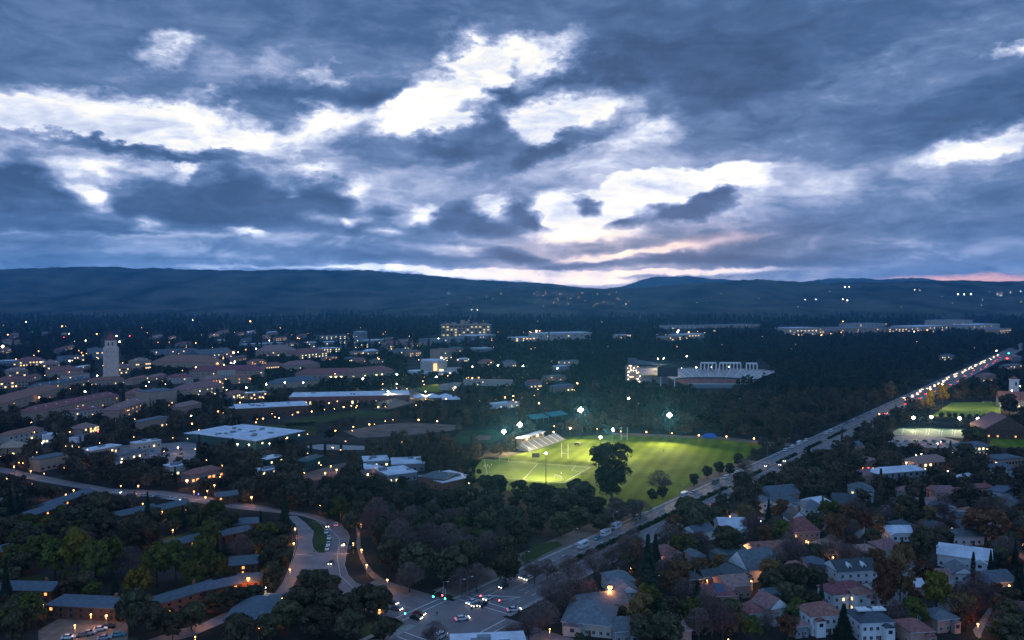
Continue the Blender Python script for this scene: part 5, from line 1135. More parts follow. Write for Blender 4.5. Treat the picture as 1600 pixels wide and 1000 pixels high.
# everything farther is one mass of woodland
def lod(kind, n, size, seed, W_, H__):
    r = np.random.default_rng(seed); P, Nn = crown_pts({'con':'cone','euc':'euc','bare':'airy','oak':'oak'}.get(kind, 'airy'), n, r); V, Q = quads_cloud(P*np.array([W_,W_,H__]), Nn, size, r); return V
def mass(name, label, items, n, size, m, nvar=5):
    protos = {k: [lod(k, n, size, 100 + j*7, PR[k][0][2], PR[k][0][3]) for j in range(nvar)] for k in ('oak','euc','con','bare','green','rust','bush','yellow')}
    Vs = []; r = np.random.default_rng(1)
    for (x, y, kind, s, *_ ) in items:
        V = protos[kind][r.integers(nvar)]; a = r.uniform(0, 6.28); c, sn = math.cos(a)*s, math.sin(a)*s
        Vs.append(np.stack([V[:,0]*c - V[:,1]*sn + x, V[:,0]*sn + V[:,1]*c + y, V[:,2]*s*r.uniform(.85,1.2)], 1))
    V = np.concatenate(Vs); Q = np.arange(len(V)).reshape(-1, 4); return tag(link(name, qmesh(name, V, Q, m)), label, kind='stuff')
mids = [t for t in mid if t[1] < 900]; mids2 = [t for t in mid if t[1] >= 900]
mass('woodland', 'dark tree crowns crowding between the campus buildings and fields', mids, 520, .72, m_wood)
rf = np.random.default_rng(77); fars = list(mids2); y = 1750.0
FC = integral(CLEAR)
while y < 6600:
    sp = 13 + (y - 1700) * .0062; xm = y * .70; n = int(2 * xm / sp)
    for k in range(n):
        x = -xm + k * sp + rf.uniform(-.5, .5) * sp; yy = y + rf.uniform(-.5, .5) * sp; px, py = project(x, yy, 0); kind = 'con' if rf.random() < .35 else 'euc' if rf.random() < .4 else 'oak'
        s = rf.uniform(.6, 1.3) * (1 + .00006 * y) * (1.15 if px > 500 else 1); tx, ty = project(x, yy, PR[kind][0][3]*s)
        if py < 545 and boxmean(FC, px-2, ty, px+2, py) > .1: continue
        if px < 520 and rf.random() < .3: continue
        fars.append((x, yy, kind, s))
    y += sp * (1.6 + y * .0003)
print('far trees', len(fars))
mass('distant_forest', 'dark blue forest stretching flat to the foot of the hills', fars, 64, 1.75, m_woodf)
# ------------------------------------------------------------------ lamps
LM = {}
def lamp_parts(kind, hh, near):
    k = (kind, hh, near)
    if k in LM: return LM[k]
    pole = MB(); pole.tube((0,0,0), (0,0,hh-.3), .09, .06, 6); pole.tube((0,0,0),(0,0,.5),.16,.14,6); pm = pole.mesh('pole', m_pole)
    m = {('o',1):m_lamp_n, ('o',0):m_lamp_f, ('w',1):m_lampw_n, ('w',0):m_lampw_f, ('a',1):m_lampo, ('a',0):m_lampo, ('r',1):m_red, ('r',0):m_red, ('g',1):m_grn, ('g',0):m_grn, ('b',1):m_blu, ('b',0):m_blu}[(kind, int(near))]
    hd = MB().ball((0,0,0), 1.0, 8, 6, .9).mesh('lamp_head', m); cp = MB().tube((0,0,.95),(0,0,1.35),1.0,.3,8).mesh('lamp_cap', m_dark)
    LM[k] = (pm, hd, cp); return LM[k]
WORD = {'o': 'orange street lamp', 'w': 'white street lamp', 'a': 'amber wall lamp', 'r': 'red signal light', 'g': 'green signal light', 'b': 'blue beacon light'}
NLAMP = [0]
def lamp(px, py, kind='o', hh=4.5, size=1.0):
    p = G(px, py, hh); D = p.y; near = D < 560
    pm, hd, cp = lamp_parts(kind, hh, near); r = max(.26, D * .00068) * size ** .8 * LR_.choice((.55,.7,.85,1,1,1.2,1.35))
    root = link('street_lamp' if kind in 'ow' else 'signal_light' if kind in 'rgb' else 'wall_lamp', None, None, (p.x, p.y, 0)); root['category'] = 'street lamp' if kind in 'ow' else 'light'; root['group'] = 'lamps glowing across the town'
    link('pole', pm, root); h = link('lamp_head', hd, root, (0, 0, hh)); h.scale = (r, r, r)
    if D < 700: c = link('lamp_cap', cp, h)
    if kind in 'owa' and D < 640:
        ld = LD.get((kind, round(size, 1)))
        if ld is None:
            ld = LD[(kind, round(size, 1))] = bpy.data.lights.new('lamp_light', 'POINT'); ld.energy = (520 if kind != 'a' else 800) * size; ld.color = (1, .42, .16) if kind != 'w' else (1, .8, .55); ld.shadow_soft_size = .3
            if kind == 'a': ld.color = (1, .30, .08)
        lo = link('lamp_light', ld, root, (0, -.1, hh - .9))
    later(root, WORD[kind], px, py); NLAMP[0] += 1
    if 0 <= px < 1600 and 0 <= py < 1000: LAMPS.append((px, py, D))
    return root
LAMPS = []; LD = {}; LR_ = random.Random(2)
LO = """654,656 683,658 713,658 776,662 834,665 866,666 865,675 776,624 775,696 823,690 789,621 802,619 802,625 816,618 816,622 843,618 835,618 921,610 950,618 952,612 665,624 697,623
1010,675 1050,677 1092,680 1135,682 1178,685 970,674 996,530 1007,531 1048,527 1133,523 905,580 908,585 902,599 862,590 816,590 979,617 993,612
1285,740 1432,765 1510,694 1365,654 1374,647 1481,736 1513,700 1348,731
69,831 98,820 8,853 138,800 183,813 270,828 243,858 140,859 243,937 268,963 317,959 305,995 117,977 166,962 142,960 68,941 40,950 5,939 27,875 253,800
22,729 48,736 19,715 10,748 26,796 72,768 103,773 115,766 138,764 156,788 223,787 216,759 303,768 66,675 89,679 109,675 143,664 148,670 180,658 246,659 248,654 283,663 300,662 214,717 278,698 131,729 67,683 254,710 156,708 176,708 181,704
361,804 394,835 376,829 420,828 461,826 407,859 459,849 452,870 453,890 484,891 338,852 441,935 540,933 593,953 605,906 573,883 565,859 552,849 537,850 564,819 539,801 404,981 409,977 423,971
335,758 324,767 321,777 346,773 358,736 367,736 337,705 393,777 447,781 500,790 475,739 508,739 517,728 526,734 590,733 544,744 378,764 417,763 628,691 637,703
375,629 341,643 402,655 411,654 400,660 457,648 487,643 507,640 490,632 514,630 527,627 537,636 549,634 558,634 591,636 602,658 614,656 552,667 524,673 577,663 585,663 535,630
748,590 760,588 770,585 732,590 738,591 729,591 691,585 663,589 785,524 617,534 590,559 592,561 577,567 685,530 697,532 706,529 644,530
247,535 264,534 306,536 316,524 391,502 406,508 417,490 426,491 449,491 437,528 444,528 465,528 468,529 343,549 349,560 327,569 340,568 350,570 306,574 285,579 320,593 324,597 344,597 391,592 407,589 426,582 450,569 534,504 581,508
53,523 5,508 12,523 4,543 109,506 97,510 102,510 151,522 172,509 128,551 135,552 140,553 133,549 130,555 137,554 60,549 25,561 110,590 31,613 61,621 1,619 148,595 225,600
1141,807 1201,800 1212,755 1271,770 1263,847 1164,853 1250,862 1200,896 1174,908 1105,907 1006,939 985,888 1031,871 1302,871 1574,904 1577,915 1514,944 1509,951 1528,975 1370,832 1582,856 1598,849 1486,832 859,983 1138,999
1322,493 1317,502 1419,486 1466,488 1497,487 1210,522 1226,521 1237,545 1407,581 1420,573 1536,585 1213,548""".split()
LWH = """41,503 39,512 50,515 100,533 117,533 133,532 108,522 182,525 187,534 64,566 84,566 109,564 152,587 41,609 44,608 133,612 228,603 233,597 301,500 361,567 367,565 371,567 365,568 400,545 372,551 354,609 258,600 312,611
638,537 667,536 688,556 690,559 693,562 627,596 656,590 703,583 706,583 711,605 559,615 620,600 752,607 712,528 738,573 354,609 336,615 436,653 692,698 891,669 1367,708 1431,711 1440,710 1416,723 1424,728 1465,693 1470,690 1314,892 314,892 415,918 342,788 278,699 95,714 66,692 113,697 190,722 371,694 389,695 421,693
995,575 966,592 1065,575 1088,574 1112,574 1139,573 817,590 1481,736 1557,548 1561,488 1581,604""".split()
for t in dict.fromkeys(LO):
    a, b = map(int, t.split(',')); big = (a, b) in ((69,831),(98,820),(411,654),(393,777),(617,534))
    lamp(a, b, 'o', 4.5 if b > 640 else 6.0, 1.35 if big else 1.0)
for t in dict.fromkeys(LWH):
    a, b = map(int, t.split(',')); lamp(a, b, 'w', 5.5 if b > 640 else 7.0, 1.2)
lamp(815, 632, 'o', 6, 1.5); lamp(842, 630, 'o', 6, 1.6); lamp(933, 670, 'o', 5, 1.4); lamp(421, 532, 'w', 9, 1.4); lamp(365, 551, 'o', 10, 2.6); lamp(133, 533, 'w', 9, 1.7); lamp(4, 541, 'w', 9, 1.8); lamp(299, 650, 'w', 6, 1.2)
lamp(388, 904, 'a', 6.5, 2.4); lamp(953, 918, 'a', 8.5, 3.2); lamp(343, 757, 'o', 5, 2.0); lamp(292, 751, 'o', 5, 1.9); lamp(1345, 934, 'a', 3, .9)
for a, b in ((100,527),(203,525),(198,524),(187,669),(153,674),(1570,480),(1573,560),(1357,731),(604,540)): lamp(a, b, 'r', 6, 1.0)
for a, b in ((50,519),(125,694),(1577,486),(1576,552)): lamp(a, b, 'g', 6, 1.3)
lamp(310, 772, 'b', 3, 1.3)
rw = random.Random(31)
for k in range(34): lamp(rw.choice((rw.uniform(1205,1590), rw.uniform(1205,1590), rw.uniform(800,925), rw.uniform(1040,1130))), rw.uniform(516,524), 'o' if k % 3 else 'w', 8, 1.0)
# strings of small lamps on houses
for (x0, y0, x1, y1, n, lab) in ((1450,828,1466,830,4,'short string of warm lights on the dark low roof'),(1500,831,1534,830,7,'string of warm lights under the big orange tree'),(1163,852,1168,849,3,'slanting amber strip light beside the long red ranch')):
    o0 = G(x0, y0, 3.6); o = thing('light_string', lab, 'string lights', (o0.x, o0.y, 0), 0); wr = MB(); pr = None
    for k in range(n):
        p = G(x0 + (x1-x0)*k/(n-1), y0 + (y1-y0)*k/(n-1), 3.6); q = (p.x-o0.x, p.y-o0.y, 3.6); MB().ball(q, .17, 6, 4).build('bulb', m_lamp_n, o)
        if pr: wr.tube((pr[0],pr[1],3.85), (q[0],q[1],3.85), .03, n=3)
        else: wr.tube((q[0],q[1],0), (q[0],q[1],3.9), .06, n=4)
        pr = q
    wr.build('wire', m_dark, o)
m_flood = mat('flood_glow', (1.0,.86,.62), emit=60, sample=False)
# tall floodlights -----------------------------------------------------------
def flood(label, head, base, power, aim, size=1.0, tilt=True, col=(1, .80, .44), spot=True, m=None, cone=150):
    b = G(*base); d = ray(*head); t = b.y / d.y; hh = HC + d.z * t; hh = max(hh, 7)
    o = thing('floodlight_mast', label, 'floodlight', b, 0, 'tall floodlight masts')
    MB().tube((0,0,0),(0,0,hh+.6),.28,.14,8).build('mast', m_dark, o)
    tg = G(*aim); v = tg - b; a = math.atan2(v.y, v.x); ux, uy = -math.sin(a), math.cos(a); fx, fy = math.cos(a), math.sin(a)
    cb = MB(); cb.tube((-2.2*ux*size,-2.2*uy*size,hh),(2.2*ux*size,2.2*uy*size,hh),.12); cb.build('crossbar', m_dark, o)
    for k in range(5):
        s = (0, -.7, .7, 0, 0)[k] * size; c = Vector((s*ux + fx*.5, s*uy + fy*.5, hh + .3 + (0, 0, 0, .7, -.7)[k] * size))
        MB().ball(c, (.62 if k == 0 else .40)*size, 8, 5, .9).build('flood_head', m or m_flood, o)
        MB().ball(c - Vector((fx*.5, fy*.5, -.12)), .34*size, 6, 4, .8).build('housing', m_dark, o)
    if spot:
        ld = bpy.data.lights.new('flood_beam', 'SPOT'); ld.energy = power; ld.color = col; ld.spot_size = R(cone); ld.spot_blend = 1.0; ld.shadow_soft_size = 1.0
        lo = bpy.data.objects.new('flood_beam', ld); COL.objects.link(lo); lo.parent = o; lo.location = (fx*1.6, fy*1.6, hh); lo.rotation_euler = (tg - Vector((b.x, b.y, hh))).to_track_quat('-Z', 'Y').to_euler()
    fill(CLEAR, [(head[0]-4, head[1]-4), (head[0]+4, head[1]-4), (head[0]+4, head[1]+5), (head[0]-4, head[1]+5)])
PW = 2.1e5
flood('brightest tall floodlight mast behind the goal posts left of the eucalyptus', (906,641), (907,684), PW*1.3, (925,716), 2.0)
flood('tall floodlight mast just left of the grandstand', (811,664), (812,698), PW, (850,728), 1.7)
flood('shorter floodlight mast at the left end of the field beyond the soccer pitch', (786,675), (787,704), PW, (815,735), 1.5)
flood('near floodlight mast in front of the soccer pitch with dim unlit looking head', (852,709), (853,757), PW*.9, (850,722), .9)
flood('floodlight mast right of the middle of the field, nearest the eucalyptus top', (937,684), (938,724), PW*1.1, (935,705), 1.1)
flood('floodlight mast standing just behind the eucalyptus crown', (957,672), (958,700), PW*1.2, (930,710), 1.1)
flood('floodlight mast at the far right edge of the lit grass', (1043,649), (1046,690), PW*1.5, (1020,712), 1.8)
for k, (a, b) in enumerate(((1427,653),(1455,652),(1499,654),(1528,655))):
    flood('tennis court floodlight mast, %s' % ('leftmost of four', 'second from left of four', 'third from left of four', 'rightmost of four')[k], (a, b), (a, b+17), 3.6e4, (a, b+24), 1.25)
flood('white lamp mast above the left yellow tree', (1454,609), (1453,653), 8e4, (1455,645), .6, cone=140); flood('white lamp mast above the right yellow tree', (1473,601), (1472,642), 8e4, (1474,633), .6, cone=140)
flood('lamp mast beside the chapel tower at the right edge', (1594,604), (1594,646), 6e4, (1540,640), .5, cone=150)
flood('lamp mast in front of the red chapel roof', (1581,611), (1581,640), 1.5e4, (1575,640), .5, cone=150)
for k, (a, b, c) in enumerate(((384,606,618),(415,601,615),(444,598,611),(473,598,612))):
    flood('greenish white lawn lamp mast, %s' % ('leftmost of four', 'second from left of four', 'third from left of four', 'rightmost of four')[k], (a, b), (a+1, c), 1.5e4, (a+4, c+3), .7, col=(.8,1,.6), cone=150)
for lab, h_, b_, pw in (('tall white mast among trees left of the bleachers',(566,592),(567,606),3e4),('brightest white mast above the bleachers',(619,585),(620,604),6e4),('white mast below the concert hall',(681,589),(682,600),2e4),
   ('solitary white mast right of the concert hall, left one',(749,571),(749,586),2e4),('solitary white mast right of the concert hall, right one',(778,571),(778,588),2e4),('solitary white mast in the woods left of the stadium',(817,572),(817,592),2e4),
   ('stadium corner mast, left of the close pair',(1028,561),(1028,598),2.5e4),('stadium corner mast, right of the close pair',(1036,560),(1037,598),2.5e4),('mast behind the stadium rim left of the arches',(1073,557),(1073,590),3e4),('pale mast with orange lamp right of the giant goal posts',(977,623),(982,679),4e3),
   ('white mast at the left edge of the hospital row',(685,529),(685,540),2e4),('mast behind the white hall at upper left of the road',(871,576),(871,588),6e3)):
    flood(lab, h_, b_, pw, (b_[0]+3, b_[1]+4), .8, cone=150)
for lab, h_, b_, ai, pw in (('low work light on the bleachers site left side',(606,612),(606,628),(620,632),6e4),('low work light on the bleachers site right side',(664,612),(665,622),(645,630),6e4)):
    flood(lab, h_, b_, ai=None or ai, power=pw, size=.6, cone=140) if False else flood(lab, h_, b_, pw, ai, .6, cone=140)
# avenue street lights (unlit or dim cobra heads) and signals
def cobra(px0, py0, pyt, lab, side=1):
    b = G(px0, py0); d = ray(px0, pyt); hh = HC + d.z * (b.y / d.y); o = thing('street_light', lab, 'street light', b, 0, 'grey street lights along the avenue')
    MB().tube((0,0,0),(0,0,hh),.14,.09,6).build('pole', m_pole, o); MB().tube((0,0,hh-.1),(1.9*side,-1.2,hh+.5),.07,.05,5).build('arm', m_pole, o); MB().box(1.7*side-.35,1.7*side+.45,-1.35,-1.05,hh+.38,hh+.56).build('lamp_head', m_white, o)
for px0, py0, pyt, lab in ((719,937,905,'grey street light left of the signals pair by the grove'),(731,934,901,'street light with pale head just before the crossing'),(693,941,909,'street light at the left kerb corner of the crossing'),(820,892,862,'second grey street light along the avenue verge'),(896,858,826,'third grey street light beside the parked camper vans'),(1062,780,759,'street light at the near end of the green field'),(1140,742,722,'slim street light right of the field bushes'),(1199,715,697,'pale street light at the far corner of the field'),(1228,703,685,'distant slim street light past the field corner'),(958,828,800,'street light between two parked vans'),(1350,655,630,'tall faint mast beside the far avenue')):
    cobra(px0, py0, pyt, lab)
def signal(px0, py0, heads, lab, arm=None):
    b = G(px0, py0); hz = 5.6; o = thing('traffic_signal', lab, 'traffic light', b, 0, 'traffic lights at the crossing')
    MB().tube((0,0,0),(0,0,hz+.4),.12,.1,6).build('pole', m_pole, o)
    pts = [G(hx, hy, hz) - b for hx, hy, _ in heads]
    if arm:
        q = G(arm[0], arm[1], hz) - b; MB().tube((0,0,hz),(q.x,q.y,hz+.1),.09,.07,6).build('mast_arm', m_trim, o)
    for (hx, hy, c), q in zip(heads, pts):
        if q.xy.length > 1.5: MB().tube((0,0,hz+.1),(q.x,q.y,hz+.1),.06,.05,5).build('mast_arm', m_trim, o)
        z = hz - .9; hd = MB().box(q.x-.25,q.x+.25,q.y-.02,q.y+.22,z,z+1.2).build('signal_head', m_dark, o)
        MB().ball((q.x, q.y-.2, z + {'r':.95,'g':.2}[c]), .26, 8, 5).build('signal_lens', m_red if c == 'r' else m_grn, hd)
signal(693,941, [(677,929,'g'),(691,930,'r')], 'traffic signal with one green and one red light by the grove corner'); signal(696,944, [(695.5,932,'g')], 'short traffic signal showing green at the corner')
signal(814,957, [(780,938,'r'),(751,931,'r')], 'traffic signal on a long white mast arm showing two red lights', (748,930)); signal(632,968, [(633,955,'g')], 'lone green traffic signal at the left mouth of the crossing')
# ------------------------------------------------------------------ vehicles
CARM = {}
def car_meshes():
    if CARM: return CARM
    b = MB(); prof = [(-2.25,.35),(-2.3,.75),(-1.55,.9),(-.95,1.02),(-.25,1.05),(1.2,1.02),(2.15,.92),(2.28,.6),(2.25,.35)]
    def loft(mb, prof, w0, w1, zt):
        n = len(prof); v = []
        for s in (-1, 1):
            for x, z in prof: v.append((x, s * (w0 if z < zt else w1), z))
        f = [tuple(range(n - 1, -1, -1)), tuple(range(n, 2 * n))] + [(i, (i + 1) % n, n + (i + 1) % n, n + i) for i in range(n)]; mb.add(v, f)
    loft(b, prof, .92, .88, .9); CARM['body'] = b
    c = MB(); v = [(-1.05,-.82,1.0),(1.75,-.82,1.0),(1.75,.82,1.0),(-1.05,.82,1.0),(-.35,-.66,1.47),(1.1,-.66,1.47),(1.1,.66,1.47),(-.35,.66,1.47)]
    c.add(v, [(0,3,2,1),(0,1,5,4),(1,2,6,5),(2,3,7,6),(3,0,4,7),(4,5,6,7)]); CARM['cabin'] = c
    r = MB().box(-.33,1.08,-.64,.64,1.473,1.53); CARM['roof'] = r
    w = MB(); w.tube((0,-.11,0),(0,.11,0),.33,n=12); CARM['wheel'] = w
    CARM['head'] = MB().ball((0,0,0), .16, 6, 4); CARM['tail'] = MB().box(-.03,.03,-.2,.2,-.1,.1)
    vb = MB(); loft(vb, [(-2.6,.4),(-2.7,.95),(-2.1,1.25),(-1.5,2.1),(2.6,2.15),(2.7,.4)], 1.0, .95, 1.2); CARM['van'] = vb
    rv = MB(); loft(rv, [(-3.4,.45),(-3.5,1.1),(-2.9,1.5),(-2.7,1.9),(-3.3,2.0),(-3.3,2.85),(-2.6,3.1),(3.3,3.1),(3.5,2.9),(3.5,.45)], 1.15, 1.1, 1.5); CARM['rv'] = rv
    return CARM
car_meshes(); CMS = {}
def cm(key, m, name):
    k = (key, m.name)
    if k not in CMS: CMS[k] = CARM[key].mesh(name, m)
    return CMS[k]
COLN = ['white', 'silver', 'black', 'red', 'blue', 'grey', 'teal']
def car(px, py, ang, color=0, kind='car', lights=0, label=None, far=False, group='cars on the roads and kerbs', big=1.0):
    """ang: heading of the front (radians); lights 0 off, 1 on"""
    p = G(px, py); nm = {'car': 'car', 'van': 'van', 'rv': 'camper_van'}[kind]
    root = link(nm, None, None, (p.x, p.y, .03), ang + math.pi); root['category'] = {'car': 'car', 'van': 'van', 'rv': 'camper van'}[kind]; root['group'] = group
    root.scale = (big, big, big)
    m = m_car[color]; L_, hh, ty = {'car': (2.27, .68, .62), 'van': (2.68, .8, .7), 'rv': (3.48, .9, .8)}[kind]
    link('body', cm({'car':'body','van':'van','rv':'rv'}[kind], m, 'body'), root)
    if kind == 'car': link('cabin_glass', cm('cabin', m_glass, 'cabin_glass'), root); link('roof', cm('roof', m, 'roof'), root)
    elif not far:
        for s in (-1, 1):
            for k in range(3): link('window', WINB[kind], root, (-.8 + k*1.3, s*(.975 if kind == 'van' else 1.135), 1.45 if kind == 'van' else 1.9))
        link('windscreen', WSC[kind], root)
    if not far or lights == 0:
        for x in (-L_*.62, L_*.6):
            for s in (-1, 1): link('wheel', cm('wheel', m_tyre, 'wheel'), root, (x, s*(.82 if kind == 'car' else .95), .33))
    hm = (m_headf if far else m_head) if lights else m_off
    if color != 2 or lights or not far:
        for s in (-1, 1):
            h = link('headlight', cm('head', hm, 'headlight'), root, (-L_ - .02, s*ty, hh)); h.scale = (1,) * 3 if not far else (2.2,) * 3
            t = link('taillight', cm('tail', m_tail if lights else m_tailoff, 'taillight'), root, (L_ - .05, s*ty, hh)); 
            if far: t.scale = (2, 2, 2)
    if label: root['label'] = label
    else: later(root, '%s %s%s' % (('lit ' if lights else '') + COLN[color], {'car':'car','van':'van','rv':'camper van'}[kind], ''), px, py)
    return root
WINB = {'van': MB().box(-.5,.5,-.02,.02,0,.5).mesh('window', m_glass), 'rv': MB().box(-.5,.5,-.02,.02,0,.6).mesh('window', m_glass)}
WSC = {'van': MB().add([(-2.07,-.85,1.32),(-2.07,.85,1.32),(-1.56,.85,2.03),(-1.56,-.85,2.03)],[(0,1,2,3)]).mesh('windscreen', m_glass), 'rv': MB().add([(-2.93,-.95,1.5),(-2.93,.95,1.5),(-2.74,.95,1.88),(-2.74,-.95,1.88)],[(0,1,2,3)]).mesh('windscreen', m_glass)}
AE = math.atan2(EU.y, EU.x); IN = AE + math.pi     # outbound and inbound headings
car(722,969, R(200-180), 0, 'car', 1, 'white car turning across the middle of the crossing', big=1.12); car(803,955, R(12), 0, 'car', 1, 'white car waiting at the right side of the crossing', big=1.12)
for a, b, c, l in ((737,943,0,'white car with lights on, first at the left of the stop line'),(745,947,5,'grey car with yellowish lights stopped between two others'),(754,947,2,'black car with lights on, nearest the stop line'),(763,937,0,'pale car with lights on behind the stopped row'),(787,918,2,'black car approaching the crossing on the avenue'),(818,903,5,'grey car farther up, left one of a side by side pair'),(826,906,0,'pale car farther up, right one of a side by side pair'),(909,871,2,'dark car with lights on beside the start of the hedge'),(946,852,2,'dark car with lights on passing the camper vans'),(1115,772,2,'car with two bright lights opposite the parked bus')):
    car(a, b, IN, c, 'car', 1, l)
for a, b in ((1198,729),(1220,727),(1227,721),(1233,716)): car(a, b, IN, 5, 'car', 1)
for a, b in ((1125,779),(1114,789)): car(a, b, AE, 2, 'car', 1)
car(655,961, R(-25), 3, 'car', 1, 'red car with lights on, upper of the two at the left mouth'); car(650,967, R(-25), 2, 'car', 1, 'black car with lights on, lower of the two at the left mouth'); car(613,944, R(-28), 2, 'car', 1, 'dark car with lights on waiting behind the pair at left'); car(619,953, R(-28), 5, 'car', 1, 'grey car nearest the green signal at the left mouth')
car(688,997, AE, 0, 'van', 1, 'white van with red tail lights at the bottom edge of the avenue')
for a, b, c, k, l in ((911,856,0,'rv','white camper van nearest the crossing at the kerb'),(933,843,6,'car','teal car parked behind the first camper van'),(946,837,0,'rv','second white camper van at the kerb'),(963,826,0,'rv','third white camper van at the kerb beside the hedge start'),(993,811,1,'van','silver van parked below the dark field trees'),(1003,805,0,'car','white car parked behind the silver van'),(1069,777,0,'rv','large pale motorhome parked at the near end of the green field'),(1082,771,1,'car','silver car parked right behind the large motorhome'),(1118,756,5,'rv','dull grey camper beside the field bushes'),(1134,748,0,'van','white van parked by the field bushes'),(1147,742,0,'car','white car just past the parked white van'),(1155,737,0,'car','second white car past the parked white van'),(1208,715,6,'car','teal car parked at the far field corner'),(1214,711,1,'car','silver car touching the teal car'),(1227,705,0,'van','white van parked past the teal car'),(1238,700,0,'van','white van second past the teal car'),(1249,695,0,'rv','white motorhome parked at the far field corner'),(1259,690,0,'van','white van right behind the far motorhome'),(1278,684,1,'car','silver car at the woods edge of the avenue'),(1290,679,0,'van','white van at the woods edge, nearest of the last two'),(1298,675,0,'van','white van at the woods edge, farthest of the last two')):
    car(a, b, IN, c, k, 0, l)
rc = random.Random(4)
for k in range(16):
    s = 860 + k * 19 + rc.uniform(-4, 4); p = E(s, 1.4); a, b = project(p.x, p.y, 0); car(a, b, IN, rc.choice((0,1,5,0)), 'car', 0, far=True, group='cars parked along the far avenue')
for k in range(58):      # the busy far stretch
    s = 1130 + k * 15.5 + rc.uniform(-3, 3); t = rc.choice((3.4, 6.4, 9.0)); p = E(s, t); a, b = project(p.x, p.y, 0)
    if k < 46 or k % 2: car(a, b, IN, 2, 'car', 1, far=True, group='oncoming headlights on the far avenue')
for k in range(20):
    s = 1000 + k * 48 + rc.uniform(-12, 12); p = E(s, rc.choice((16, 19, 22))); a, b = project(p.x, p.y, 0); car(a, b, AE, 2, 'car', 1, far=True, group='red tail lights on the far avenue')
for a, b, c, l in ((183,771,0,1),(204,774,5,0),(208,774,5,0),(225,776,1,0),(235,777,1,0),(246,778,5,0),(267,781,0,1),(276,782,0,1),(289,782,3,0)): car(a, b, R(-8), c, 'car', l)
car(512,823, R(-80), 2, 'car', 1, 'car with white headlights at the top of the curving road'); car(525,821, R(100), 0, 'car', 1, 'white car with red lights climbing the curving road'); car(517,881, R(-88), 2, 'car', 1, 'car with bright headlights coming down past the grassy island'); car(549,858, R(70), 2, 'car', 0, 'dark car stopped by the footpath lamps'); car(537,852, R(-85), 5, 'car', 1, 'grey car in the right lane of the curving road')
for k, (a, b) in enumerate(((510,833),(514,842),(513,852),(511,859))): car(a, b, R(-80), 0, 'car', 0, 'white car parked by the grassy island, %s' % ('farthest', 'second farthest', 'second nearest', 'nearest')[k])
for k, (a, b, c) in enumerate(((157,985,0),(170,981,2),(131,994,5),(139,991,1),(107,998,0),(184,994,6),(163,999,1))): car(a, b, R(15 + rc.uniform(-8, 8)), c, 'car', 0)
for k in range(10): car(10 + k*6.0, 862 - k*2.0, R(110), rc.choice((0,1,6,5)), 'car', 1 if k % 3 == 0 else 0)
for a, b, c in ((411,871,0),(407,862,5),(388,868,2),(15,750,3),(8,752,1),(433,864,1)): car(a, b, R(20), c, 'car', 0)
for k in range(16): car(140 + (k % 8)*20 + rc.uniform(-4,4), 712 - (k % 8)*1.3 + (k//8)*7, R(100), rc.choice((0,1,5,2,6)), 'car', 0)
for k in range(12): car(1402 + k*7.2, 690 + (k % 2)*5, R(95), rc.choice((0,1,5,2)), 'car', 1 if k in (5, 9) else 0)
for a, b, c, l in ((1183,815,2,1),(1196,817,2,1)): car(a, b, R(170), c, 'car', l)
for a, b, c in ((1333,962,0),(1316,846,1),(1556,968,2),(1545,978,5),(1462,843,0)): car(a, b, R(60), c, 'car', 0)
# people ----------------------------------------------------------------------
def person(px, py, lab, m, h=1.75, ang=0.0):
    p = G(px, py); root = thing('person', lab, 'person', p, ang); me = bpy.data.meshes.new('body')
    vs = [(0,0,.95),(0,0,1.2),(0,0,1.42),(0,0,1.55),(0,0,1.66),(-.1,0,.9),(-.12,.12,.5),(-.12,.02,.06),(-.12,-.12,.04),(.1,0,.9),(.13,-.14,.5),(.13,.06,.06),(.13,-.08,.04),(-.2,0,1.40),(-.27,.05,1.12),(-.26,-.12,.9),(.2,0,1.40),(.27,-.06,1.12),(.26,-.2,.92)]
    es = [(0,1),(1,2),(2,3),(3,4),(0,5),(5,6),(6,7),(7,8),(0,9),(9,10),(10,11),(11,12),(2,13),(13,14),(14,15),(2,16),(16,17),(17,18)]
    rs_ = [.15,.15,.15,.06,.11,.1,.07,.05,.05,.1,.07,.05,.05,.07,.05,.04,.07,.05,.04]
    me.from_pydata([Vector(v)*h/1.75 for v in vs], es, []); o = link('body', me, root); me.materials.append(m)
    md = o.modifiers.new('skin', 'SKIN'); sd = o.modifiers.new('sub', 'SUBSURF'); sd.levels = sd.render_levels = 1
    for i, r_ in enumerate(rs_): me.skin_vertices[0].data[i].radius = (r_, r_)
    me.skin_vertices[0].data[0].use_root = True
person(683,962,'person in dark clothes walking over the left end of the crossing',m_dark); person(737,955,'person in dark clothes standing by the stopped cars',m_dark)
for k, (a, b) in enumerate(((757,730),(762,729),(765,732),(759,733),(768,728))): person(a, b, 'player in white on the left of the soccer pitch, %s' % ('leftmost','second from left','second from right','front','rightmost')[k] , m_white, 1.8, k)
person(877,741,'player in white near the goal on the right of the pitch',m_white,1.8); person(872,744,'player in red beside the near goal',m_seatr,1.8); person(1037,706,'person in dark clothes standing alone on the dim grass',m_dark,1.9)
